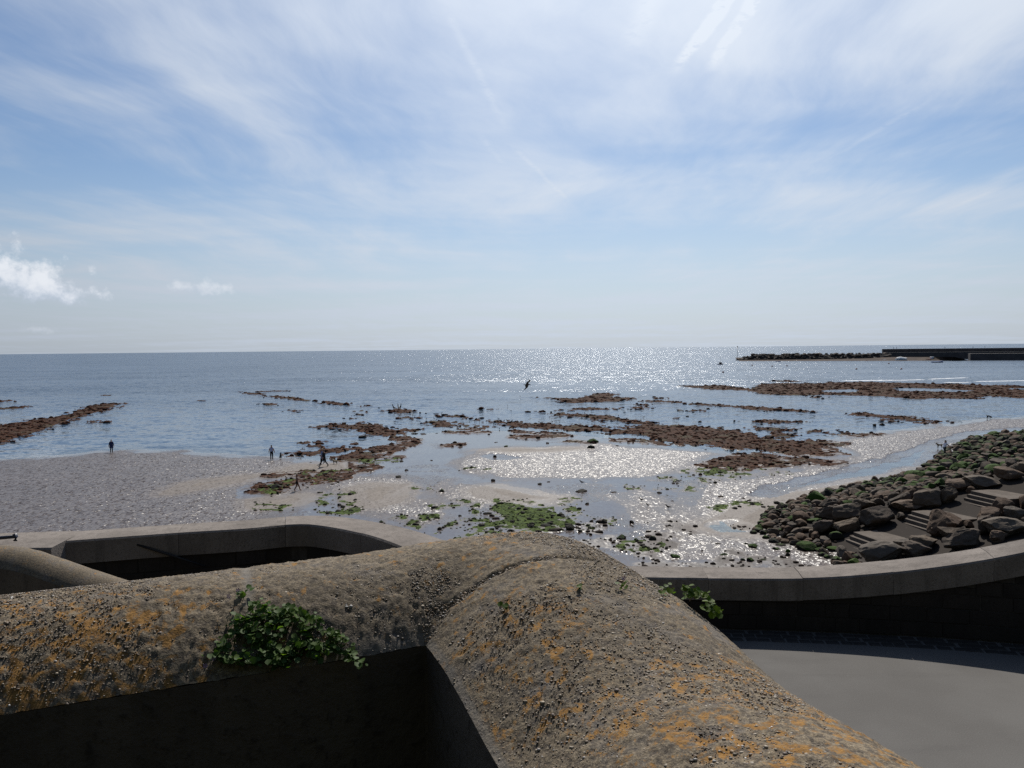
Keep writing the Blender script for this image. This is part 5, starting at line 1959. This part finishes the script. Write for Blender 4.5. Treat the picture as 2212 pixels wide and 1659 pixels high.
def hull(name, label, loc, L, rz, mt, cabin=None, mast=0.0, cover=None):
    root = empty(name, loc, rz)
    tag(root, label, 'boat')
    V, Fc = [], []
    n = 9
    for i in range(n):
        f = i / (n - 1)
        w = L * .18 * (1 - abs(f * 1.15 - .5) ** 2.4 * 1.6) if f < .9 else L * .02
        w = max(w, .03 * L)
        sh = .10 * L + .06 * L * f * f
        V += [(L * (f - .5), -w, sh), (L * (f - .5), -w * .6, -.02 * L), (L * (f - .5), w * .6, -.02 * L), (L * (f - .5), w, sh)]
    for i in range(n - 1):
        for e in range(4):
            Fc.append((i * 4 + e, (i + 1) * 4 + e, (i + 1) * 4 + (e + 1) % 4, i * 4 + (e + 1) % 4))
    Fc += [(0, 1, 2, 3), tuple((n - 1) * 4 + e for e in (3, 2, 1, 0))]
    mk('hull', V, Fc, mt, root)
    if cabin:
        me = box_mesh('cabin', L * .3, L * .24, L * .2, L * .02)
        me.materials.append(cabin)
        o = link('cabin', me, root)
        o.location = (L * .02, 0, L * .2)
    if cover:
        V = []
        for i in range(7):
            f = i / 6
            for k in range(5):
                g = k / 4
                V.append((L * (f - .5) * .9, L * .15 * (g * 2 - 1) * (1 - .5 * abs(f - .4)), L * .12 + L * .16 * math.sin(math.pi * g) * (1 - abs(f - .4))))
        me = fast_mesh('cover', V, gridq(7, 5))
        me.materials.append(cover)
        link('cover', me, root)
    if mast:
        tube('mast', [(0, 0, .1 * L), (0, 0, mast)], [.07, .04], M_RUST, root, 6)
    return root


def onz(px, py, z):
    p = P(px, py, z)
    return (p[0], p[1], p[2])


hull('moored_boat', 'small moored boat with a mast out in the glitter left of the breakwater', onz(1556, 787.5, 0), 5.5, .6, M_BLUE, M_RUST, 6.0)
hull('moored_boat', 'tiny pale dinghy just off the breakwater', onz(1681, 781.5, 0), 4.5, .2, M_CLOTHG)
hull('beached_boat', 'white covered boat drawn up on the harbour sand', onz(1947, 777.6, .7), 9.5, .1, M_WHITE, None, 0, M_WHITE)
hull('beached_boat', 'dark fishing boat with a white cabin aground by the sand', onz(2013, 777.8, .4), 9.0, .15, M_RED, M_WHITE)
hull('moored_boat', 'low pale open boat afloat in front of the harbour sand', onz(2025, 783.2, 0), 8.0, .05, M_CLOTHG, None, 0, None)
hull('beached_boat', 'small dark dinghy at the foot of the breakwater end', onz(1910, 777.8, .4), 4.5, .5, M_BLUE)


def buoy(px, py, rad, label, mt):
    root = empty('mooring_buoy', onz(px, py, 0))
    tag(root, label, 'buoy', 'mooring buoys in the harbour mouth')
    V, Fc = ICO2
    V = V * (rad, rad, rad * .9) + (0, 0, rad * .35)
    me = fast_mesh('float', V, Fc)
    me.materials.append(mt)
    link('float', me, root)
    tube('ring', [(0, 0, rad), (0, 0, rad * 1.5)], rad * .15, M_RUST, root, 6)


for px, py in ((1625, 790), (1562, 805), (1700, 791), (1668, 822 - 30), (1872, 780), (1947, 798), (1850, 798), (1920, 786)):
    buoy(px, py, .55, 'small dark round mooring buoy floating off the harbour', M_RED)
root = empty('marker_post', onz(1593, 778.5, 0))
tag(root, 'thin marker post at the tip of the breakwater', 'post')
tube('pole', [(0, 0, -.5), (0, 0, 12.5)], [.16, .12], M_RUST, root, 6)
tube('topmark', [(0, 0, 12.0), (0, 0, 13.4)], [.45, .3], M_RUST, root, 6)


def foam(pts, th, seed):
    V, Fc = [], []
    r = random.Random(seed)
    path = catmull([(*tp('1', a, b), 0) for a, b in pts], 14)
    for i, p in enumerate(path):
        e = min(1, i / 4, (len(path) - 1 - i) / 4)
        w = th * e * r.uniform(.3, 1.0) + .05
        a, b, c = P(p[0], p[1] - w, .0), P(p[0], p[1], .0), P(p[0], p[1] + w * .4, .0)
        V += [(a[0], a[1], .01), (b[0], b[1], .10 * e + .02), (c[0], c[1], .01)]
    for i in range(len(path) - 1):
        for e in range(2):
            Fc.append((i * 3 + e, (i + 1) * 3 + e, (i + 1) * 3 + e + 1, i * 3 + e + 1))
    return V, Fc


V, Fc = [], []
for pts, th, sd in (([(1050, 291), (1250, 289), (1450, 287), (1590, 283)], .9, 1), ([(1600, 281), (1720, 276), (1860, 271)], .8, 2), ([(1890, 296), (2050, 293), (2300, 289)], .8, 3),
                    ([(1700, 300), (1800, 303), (1880, 299)], .5, 4)):
    v, f = foam(pts, th, sd)
    Fc += [tuple(i + len(V) for i in q) for q in f]
    V += v
tag(mk('foam', V, Fc, M_FOAM, None, True), 'thin white lines of breaking wavelets off the right ledges', 'foam', kind='stuff')


# ------------------------------------------------------------------ people and animals
def skin_body(name, joints, edges, mats, labels, sub=2, fat=1.0):
    """joints: name -> (pos, radius); one continuous skinned surface"""
    bm = bmesh.new()
    lay = bm.verts.layers.skin.verify()
    vs = {}
    for i, (k, (p, r)) in enumerate(joints.items()):
        v = bm.verts.new(p)
        rr = r if isinstance(r, tuple) else (r, r)
        rr = (rr[0] * fat, rr[1] * fat)
        v[lay].radius = rr
        v[lay].use_root = (i == 0)
        vs[k] = v
    for a, b in edges:
        bm.edges.new((vs[a], vs[b]))
    me = bpy.data.meshes.new(name)
    bm.to_mesh(me)
    bm.free()
    ob = bpy.data.objects.new(name, me)
    COL.objects.link(ob)
    ob.modifiers.new('skin', 'SKIN')
    ss = ob.modifiers.new('sub', 'SUBSURF')
    ss.levels = ss.render_levels = sub
    bpy.context.view_layer.update()
    dg = bpy.context.evaluated_depsgraph_get()
    out = bpy.data.meshes.new_from_object(ob.evaluated_get(dg))
    bpy.data.objects.remove(ob)
    out.materials.clear()
    for m_ in mats:
        out.materials.append(m_)
    keys = list(joints)
    segs = []
    for a, b in edges:
        pa, pb = np.array(joints[a][0]), np.array(joints[b][0])
        for f in np.linspace(0, 1, 7):
            segs.append((pa + (pb - pa) * f, labels(a if f < .5 else b, b if f < .5 else a)))
    sp = np.array([s[0] for s in segs])
    sl = [s[1] for s in segs]
    for p in out.polygons:
        c = np.array(p.center)
        p.material_index = sl[int(np.argmin(((sp - c) ** 2).sum(1)))]
        p.use_smooth = True
    out.name = name
    return out


def person(label, loc, face, H, top, legs, skin=M_SKIN, stride=0.0, lean=0.0, arm=(0.05, 0.05), bare_top=False, shorts=False, coat=False, hair=M_HAIR, cap=None, armf=(0.0, 0.0)):
    """face: heading angle about z, figure looks along local +Y"""
    h = H
    st = stride
    def leg(s, f):
        hip = (s * .055 * h, 0, .52 * h)
        knee = (s * .058 * h, f * .11 * h + (.035 * h if f != 0 else .012 * h), .285 * h)
        ank = (s * .06 * h, f * .23 * h - (.02 * h if f < 0 else 0), .045 * h + (.025 * h if f < 0 else 0))
        toe = (s * .065 * h, ank[1] + .10 * h, .018 * h)
        return hip, knee, ank, toe
    ly = lean * h
    J = {'pelvis': ((0, 0, .53 * h), (.085 * h, .065 * h))}
    J['waist'] = ((0, ly * .3, .62 * h), (.078 * h, .06 * h))
    J['chest'] = ((0, ly * .75, .74 * h), (.098 * h, .068 * h))
    J['neck'] = ((0, ly * 1.05, .845 * h), .034 * h)
    J['head'] = ((0, ly * 1.15 + .008 * h, .905 * h), (.047 * h, .055 * h))
    J['crown'] = ((0, ly * 1.18, .962 * h), (.044 * h, .052 * h))
    E = [('pelvis', 'waist'), ('waist', 'chest'), ('chest', 'neck'), ('neck', 'head'), ('head', 'crown')]
    for nm, s, f in (('l', -1, st), ('r', 1, -st)):
        hip, knee, ank, toe = leg(s, f)
        J['hip' + nm], J['knee' + nm], J['ank' + nm], J['toe' + nm] = (hip, .058 * h), (knee, .038 * h), (ank, .027 * h), (toe, .020 * h)
        E += [('pelvis', 'hip' + nm), ('hip' + nm, 'knee' + nm), ('knee' + nm, 'ank' + nm), ('ank' + nm, 'toe' + nm)]
    for nm, s, sp, fw in (('l', -1, arm[0], armf[0]), ('r', 1, arm[1], armf[1])):
        sh = (s * .105 * h, ly * .9, .805 * h)
        el = (s * (.125 * h + sp * .5 * h), ly * .8 + fw * .12 * h - .01 * h, .645 * h + max(fw, 0) * .03 * h)
        wr = (s * (.130 * h + sp * h), ly * .8 + fw * .26 * h + .02 * h, .50 * h + max(fw, 0) * .10 * h)
        ha = (s * (.132 * h + sp * 1.1 * h), wr[1] + .012 * h + max(fw, 0) * .03 * h, wr[2] - .045 * h + max(fw, 0) * .02 * h)
        J['sho' + nm], J['elb' + nm], J['wri' + nm], J['han' + nm] = (sh, .036 * h), (el, .027 * h), (wr, .019 * h), (ha, (.022 * h, .012 * h))
        E += [('chest', 'sho' + nm), ('sho' + nm, 'elb' + nm), ('elb' + nm, 'wri' + nm), ('wri' + nm, 'han' + nm)]
    def lab(a, b):
        if a[:3] in ('hea', 'cro', 'nec', 'han', 'wri'):
            return 2
        if a[:3] in ('elb',):
            return 2 if not coat else 0
        if a[:3] == 'sho' or a in ('chest', 'waist'):
            return 2 if bare_top else 0
        if a[:3] in ('hip', 'pel'):
            return 0 if coat else 1
        if shorts and a[:3] in ('ank', 'toe', 'kne'):
            return 2
        return 1
    me = skin_body('body', J, E, [top, legs, skin], lab, fat=1.18)
    # fingers: five short tapered chains off each palm
    bm = bmesh.new()
    bm.from_mesh(me)
    for nm, s in (('l', -1), ('r', 1)):
        hp = Vector(J['han' + nm][0])
        wp = Vector(J['wri' + nm][0])
        ax = (hp - wp).normalized()
        sd = Vector((0, 1, 0)).cross(ax).cross(ax).normalized()
        for k in range(5):
            thumb = k == 4
            st0 = hp + sd * ((k - 1.5) * .0065 * h if not thumb else .013 * h)
            dr = (ax + Vector((-s * .25, 0, 0)) if not thumb else (ax + sd * .9)).normalized()
            ln_ = (.034, .040, .037, .028, .026)[k] * h
            res = bmesh.ops.create_cone(bm, cap_ends=True, segments=5, radius1=.0052 * h, radius2=.0036 * h, depth=ln_)
            q = dr.to_track_quat('Z', 'Y').to_matrix().to_4x4()
            bmesh.ops.transform(bm, matrix=Matrix.Translation(st0 + dr * (ln_ * .5 + .008 * h)) @ q, verts=res['verts'])
            for v in res['verts']:
                for f_ in v.link_faces:
                    f_.material_index = 2
    # nose
    hd = Vector(J['head'][0])
    res = bmesh.ops.create_cone(bm, cap_ends=True, segments=6, radius1=.010 * h, radius2=.004 * h, depth=.022 * h)
    bmesh.ops.transform(bm, matrix=Matrix.Translation(hd + Vector((0, .058 * h, .012 * h))) @ Matrix.Rotation(R(-90), 4, 'X'), verts=res['verts'])
    for v in res['verts']:
        for f_ in v.link_faces:
            f_.material_index = 2
    bm.to_mesh(me)
    bm.free()
    root = empty('person', loc, face)
    tag(root, label, 'person')
    link('body', me, root)
    cr = J['crown'][0]
    V, Fc = ICO2
    Vh = V * (.052 * h, .062 * h, .050 * h)
    keep = V[:, 2] > (-.15 if cap is None else .1)
    Vh = np.where(keep[:, None], Vh, Vh * .6)
    Vh = Vh + np.array((0, cr[1] - .010 * h, cr[2] - .004 * h))
    hm = fast_mesh('hair', Vh, Fc)
    hm.materials.append(cap or hair)
    link('cap' if cap else 'hair', hm, root)
    if cap:
        me2 = box_mesh('peak', .075 * h, .06 * h, .010 * h, .003 * h)
        me2.materials.append(cap)
        o = link('cap_peak', me2, root)
        o.location = (0, cr[1] + .06 * h, cr[2] + .01 * h)
    if coat:
        V, Fc = [], []
        n = 14
        rings = [(.82, .115, .080), (.70, .130, .092), (.58, .125, .096), (.46, .140, .11), (.36, .148, .12)]
        for z, a, b in rings:
            for k in range(n):
                t = 2 * math.pi * k / n
                V.append((a * h * math.cos(t), b * h * math.sin(t) + ly * max(0, (z - .5)) * 2.2, z * h))
        for i in range(len(rings) - 1):
            for k in range(n):
                Fc.append((i * n + k, (i + 1) * n + k, (i + 1) * n + (k + 1) % n, i * n + (k + 1) % n))
        mk('coat', V, Fc, top, root, True)
    return root


def g0(px, py, z=None):
    p = P(px, py, 0.03)
    zz = gz(p[0], p[1]) if z is None else z
    return (p[0], p[1], zz)


person('person in dark navy coat and cap standing alone at the water edge on the left', g0(241, 978.5), R(20), 1.72, M_CLOTHN, M_CLOTHB, coat=True, cap=M_CLOTHB)
person('person in pale blue shirt and dark trousers facing the sea beside a black dog', g0(587, 993.5), R(5), 1.78, M_CLOTHP, M_CLOTHB, arm=(.05, .06))
person('person in black striding left along the sand beside the reef', g0(700, 1009), R(85), 1.88, M_CLOTHB, M_CLOTHB, stride=1.0, arm=(.03, .03), coat=True)
person('person in grey blue coat walking behind the person in black', tuple(np.array(g0(692, 1005)) + (0, 1.0, 0)), R(80), 1.72, M_CLOTHG, M_CLOTHB, stride=.4, coat=True, hair=M_FURT)
person('bare chested person in dark shorts walking by the green ledge', g0(642, 1061), R(-60), 1.55, M_TAN, M_CLOTHB, M_TAN, stride=.8, bare_top=True, shorts=True, arm=(.06, .05))
pr = heap_hit(2040, 988)
person('man in white T-shirt and dark trousers walking right onto the boulders', (pr[0], pr[1], pr[2] + .12), R(-75), 1.85, M_CLOTHW, M_CLOTHO, stride=.7, lean=.06, armf=(.4, .9))


def dog(label, loc, face, L, mt, pose='stand'):
    s = L
    if pose == 'sit':
        J = {'chest': ((0, .18 * s, .42 * s), (.16 * s, .16 * s)), 'hips': ((0, -.12 * s, .20 * s), (.17 * s, .15 * s)), 'neck': ((0, .24 * s, .62 * s), .10 * s),
             'head': ((0, .28 * s, .74 * s), .095 * s), 'muz': ((0, .46 * s, .71 * s), .05 * s), 'tail': ((0, -.35 * s, .06 * s), .03 * s)}
        E = [('chest', 'hips'), ('chest', 'neck'), ('neck', 'head'), ('head', 'muz'), ('hips', 'tail')]
        for n_, x in (('l', -.09), ('r', .09)):
            J['fk' + n_], J['ff' + n_] = ((x * s, .22 * s, .22 * s), .045 * s), ((x * s, .25 * s, .03 * s), .04 * s)
            J['hk' + n_], J['hf' + n_] = ((x * 1.5 * s, .08 * s, .22 * s), .07 * s), ((x * 1.5 * s, .10 * s, .03 * s), .045 * s)
            E += [('chest', 'fk' + n_), ('fk' + n_, 'ff' + n_), ('hips', 'hk' + n_), ('hk' + n_, 'hf' + n_)]
    else:
        J = {'chest': ((0, .26 * s, .50 * s), (.14 * s, .17 * s)), 'belly': ((0, 0, .52 * s), (.115 * s, .12 * s)), 'hips': ((0, -.30 * s, .53 * s), (.12 * s, .13 * s)),
             'neck': ((0, .44 * s, .64 * s), .09 * s), 'head': ((0, .54 * s, .76 * s), .085 * s), 'muz': ((0, .72 * s, .71 * s), .045 * s),
             'tail': ((0, -.50 * s, .58 * s), .03 * s), 'tip': ((0, -.62 * s, .72 * s), .02 * s)}
        E = [('belly', 'chest'), ('belly', 'hips'), ('chest', 'neck'), ('neck', 'head'), ('head', 'muz'), ('hips', 'tail'), ('tail', 'tip')]
        if pose == 'head_down':
            J['neck'] = ((0, .42 * s, .42 * s), .09 * s)
            J['head'] = ((0, .56 * s, .26 * s), .085 * s)
            J['muz'] = ((0, .70 * s, .14 * s), .045 * s)
            J['tip'] = ((0, -.60 * s, .9 * s), .02 * s)
        for n_, x in (('l', -.085), ('r', .085)):
            J['fe' + n_], J['fk' + n_], J['ff' + n_] = ((x * s, .28 * s, .33 * s), .05 * s), ((x * s, .29 * s, .17 * s), .033 * s), ((x * s, .31 * s, .02 * s), .034 * s)
            J['hk' + n_], J['hh' + n_], J['hf' + n_] = ((x * s, -.22 * s, .34 * s), .065 * s), ((x * s, -.38 * s, .19 * s), .032 * s), ((x * s, -.33 * s, .02 * s), .034 * s)
            E += [('chest', 'fe' + n_), ('fe' + n_, 'fk' + n_), ('fk' + n_, 'ff' + n_), ('hips', 'hk' + n_), ('hk' + n_, 'hh' + n_), ('hh' + n_, 'hf' + n_)]
    for n_, x in (('l', -.07), ('r', .07)):
        hd = J['head'][0]
        J['ear' + n_] = ((x * s, hd[1] - .02 * s, hd[2] + .09 * s), .028 * s)
        E.append(('head', 'ear' + n_))
    me = skin_body('body', J, E, [mt], lambda a, b: 0)
    root = empty('dog', loc, face)
    tag(root, label, 'dog')
    link('body', me, root)


dog('black dog sitting on the wet sand beside the person in pale blue shirt', g0(606, 990), R(10), .80, M_FURB, 'sit')
dog('tan dog standing on the sand to the right of the couple', g0(724, 1003.5), R(60), .72, M_FURT)
dog('black dog nosing at the water edge by the right sand spit', g0(2136, 904.5), R(-80), .95, M_FURB, 'head_down')
dp = heap_hit(2030, 968)
dog('grey and tan dog on the sand behind the man in white', (dp[0], dp[1], dp[2]), R(95), .8, M_FURT)


def bird_mesh(mt, up=.0):
    """standing bird, beak along +Y: body, head, bill, tail and legs in one skin"""
    J = {'body': ((0, 0, .20), (.075, .075)), 'breast': ((0, .10, .23 + up * .3), (.065, .07)), 'rump': ((0, -.14, .19 - up * .3), (.05, .045)), 'tail': ((0, -.27, .19 - up * .7), (.035, .012)),
         'neck': ((0, .15, .31 + up), .035), 'head': ((0, .18, .36 + up * 1.4), .042), 'bill': ((0, .28, .345 + up * 1.5), .010)}
    E = [('body', 'breast'), ('body', 'rump'), ('rump', 'tail'), ('breast', 'neck'), ('neck', 'head'), ('head', 'bill')]
    for n_, x in (('l', -.03), ('r', .03)):
        J['t' + n_], J['f' + n_] = ((x, .0, .10), .012), ((x, .01, .006), .010)
        E += [('body', 't' + n_), ('t' + n_, 'f' + n_)]
    return skin_body('bird', J, E, [mt], lambda a, b: 0, 1)


GULL = bird_mesh(M_FEATH)
CORM = bird_mesh(M_FEATHD, .10)
BIRDS = [('B', a, b) for a, b in ((1090, 382), (1185, 398), (1240, 400), (1300, 405), (1535, 412), (1685, 412), (1760, 405), (825, 402), (880, 412), (1035, 440), (415, 332), (295, 382), (378, 378), (400, 395),
                                  (980, 522), (1225, 568), (1250, 490), (1305, 480), (1100, 488), (1230, 292), (1190, 232), (1860, 278), (1900, 440), (2125, 415), (1740, 338), (1330, 130), (700, 332), (460, 318))] + \
        [('C', a, b) for a, b in ((190, 525), (380, 372), (760, 472), (110, 432), (480, 458), (320, 385), (180, 400))] + [('A', a, b) for a, b in ((1930, 345), (1880, 413), (2075, 340))]
for i, (t, x, y) in enumerate(BIRDS):
    px, py = tp(t, x, y)
    p = P(px, py, .05)
    o = link('gull', GULL)
    z = gz(p[0], p[1])
    o.location = (p[0], p[1], z)
    o.scale = (.95,) * 3
    o.rotation_euler = (0, 0, random.uniform(0, 6.28))
    tag(o, 'small dark gull standing among the weed ledges and pools', 'gull', 'gulls along the weed ledges')
for (t, x, y), lab, sc in ((('E', 1737, 418), 'gull standing on the low dark rock below the bright sand', 1.5), (('F', 460, 632), 'left gull of three on the near wet sand', 1.4),
                           (('F', 532, 688), 'middle gull of three on the near wet sand', 1.2), (('F', 755, 715), 'largest gull of three, on the near wet sand edge', 1.6)):
    px, py = tp(t, x, y)
    p = P(px, py, .02)
    o = link('gull', GULL)
    o.location = (p[0], p[1], (.36 if t == 'E' else gz(p[0], p[1])))
    o.scale = (sc,) * 3
    o.rotation_euler = (0, 0, R(80) if t == 'E' else R(70))
    o.scale = (sc * .68,) * 3
    tag(o, lab, 'gull')
for (x, y), lab, rz in (((1870, 272), 'stooping cormorant, leftmost of three on the weedy mound', 1.2), ((1918, 266), 'upright cormorant in the middle of three on the mound', .4), ((1940, 266), 'upright cormorant, rightmost of three on the mound', -.3)):
    px, py = tp('A', x, y)
    p = P(px, py, .3)
    o = link('cormorant', CORM)
    o.location = tuple(p)
    o.scale = (2.1, 2.1, 2.3)
    o.rotation_euler = (0, 0, rz)
    tag(o, lab, 'cormorant')


def flying_gull():
    c = PD(1138.5, 831.5, 62.0)
    root = empty('flying_gull', tuple(c))
    tag(root, 'gull in flight banking over the glittering sea', 'gull')
    k = 62.0 / F_PX * .03418                      # metres per zoomed pixel
    def q(x, y, d=0.0):
        return Vector(((x - 1090) * k, d, -(y - 780) * k))
    J = {'mid': (q(1090, 770), (.04, .055)), 'br': (q(1180, 770), (.04, .05)), 'hd': (q(1265, 752), .040), 'bill': (q(1335, 795), .012), 'rump': (q(980, 765), (.03, .038)), 'tail': (q(845, 765), (.05, .016))}
    E = [('mid', 'br'), ('br', 'hd'), ('hd', 'bill'), ('mid', 'rump'), ('rump', 'tail')]
    J = {a: (tuple(p), r) for a, (p, r) in J.items()}
    me = skin_body('body', J, E, [M_FEATH], lambda a, b: 0)
    link('body', me, root)
    def wing(lead, trail, mt):
        V, Fc = [], []
        for (a, b) in zip(lead, trail):
            pa, pb = q(*a), q(*b)
            m_ = (pa + pb) / 2 + Vector((0, .015, 0))
            m2 = (pa + pb) / 2 - Vector((0, .010, 0))
            V += [pa, m_, pb, m2]
        for i in range(len(lead) - 1):
            for e in range(4):
                Fc.append((i * 4 + e, (i + 1) * 4 + e, (i + 1) * 4 + (e + 1) % 4, i * 4 + (e + 1) % 4))
        Fc += [(0, 1, 2, 3), tuple((len(lead) - 1) * 4 + e for e in (3, 2, 1, 0))]
        mk('wing', V, Fc, mt, root, True)
    wing([(1200, 740, 0), (1180, 680, -.05), (1210, 600, -.12), (1330, 545, -.22), (1290, 480, -.30), (1175, 410, -.40)],
         [(1010, 770, 0), (1020, 690, -.05), (1060, 610, -.12), (1160, 545, -.22), (1200, 490, -.30), (1165, 425, -.40)], M_FEATH)
    wing([(1180, 800, 0), (1165, 890, .08), (1090, 990, .18), (1000, 1060, .28), (850, 1155, .42)],
         [(960, 790, 0), (980, 880, .08), (990, 970, .18), (930, 1040, .28), (845, 1150, .42)], M_FEATH)


flying_gull()

# people strolling along the top of the harbour wall, a few pixels tall
for i, x in enumerate((1930, 1941, 2105 - 25, 2136 - 3, 2177 - 8)):
    px = (1930, 1942, 2171 - 33, 2291 - 28, 2338 - 20)[i]
    px = 1888 + (290, 335, 1045, 1460, 1635)[i] * .14648
    py = 755
    d = PD(px, 752.0, float(q0[1][1]) + 9.0)
    stw = empty('person', (d[0], d[1], 9.3))
    tag(stw, 'distant dark figure strolling along the top of the harbour wall', 'person', 'people on the harbour wall')
    if i == 0:
        J = {'p': ((0, 0, .95), (.16, .12)), 'c': ((0, 0, 1.35), (.2, .13)), 'n': ((0, 0, 1.56), .06), 'h': ((0, 0, 1.72), .1), 'kl': ((-.1, .08, .5), .08), 'fl': ((-.1, .15, .05), .06),
             'kr': ((.1, -.02, .5), .08), 'fr': ((.1, -.2, .05), .06), 'el': ((-.28, 0, 1.15), .05), 'er': ((.28, 0, 1.15), .05), 'hl': ((-.3, .1, .9), .045), 'hr': ((.3, .05, .9), .045)}
        FIG = skin_body('body', J, [('p', 'c'), ('c', 'n'), ('n', 'h'), ('p', 'kl'), ('kl', 'fl'), ('p', 'kr'), ('kr', 'fr'), ('c', 'el'), ('el', 'hl'), ('c', 'er'), ('er', 'hr')], [M_CLOTHB], lambda a, b: 0, 1)
    link('body', FIG, stw)
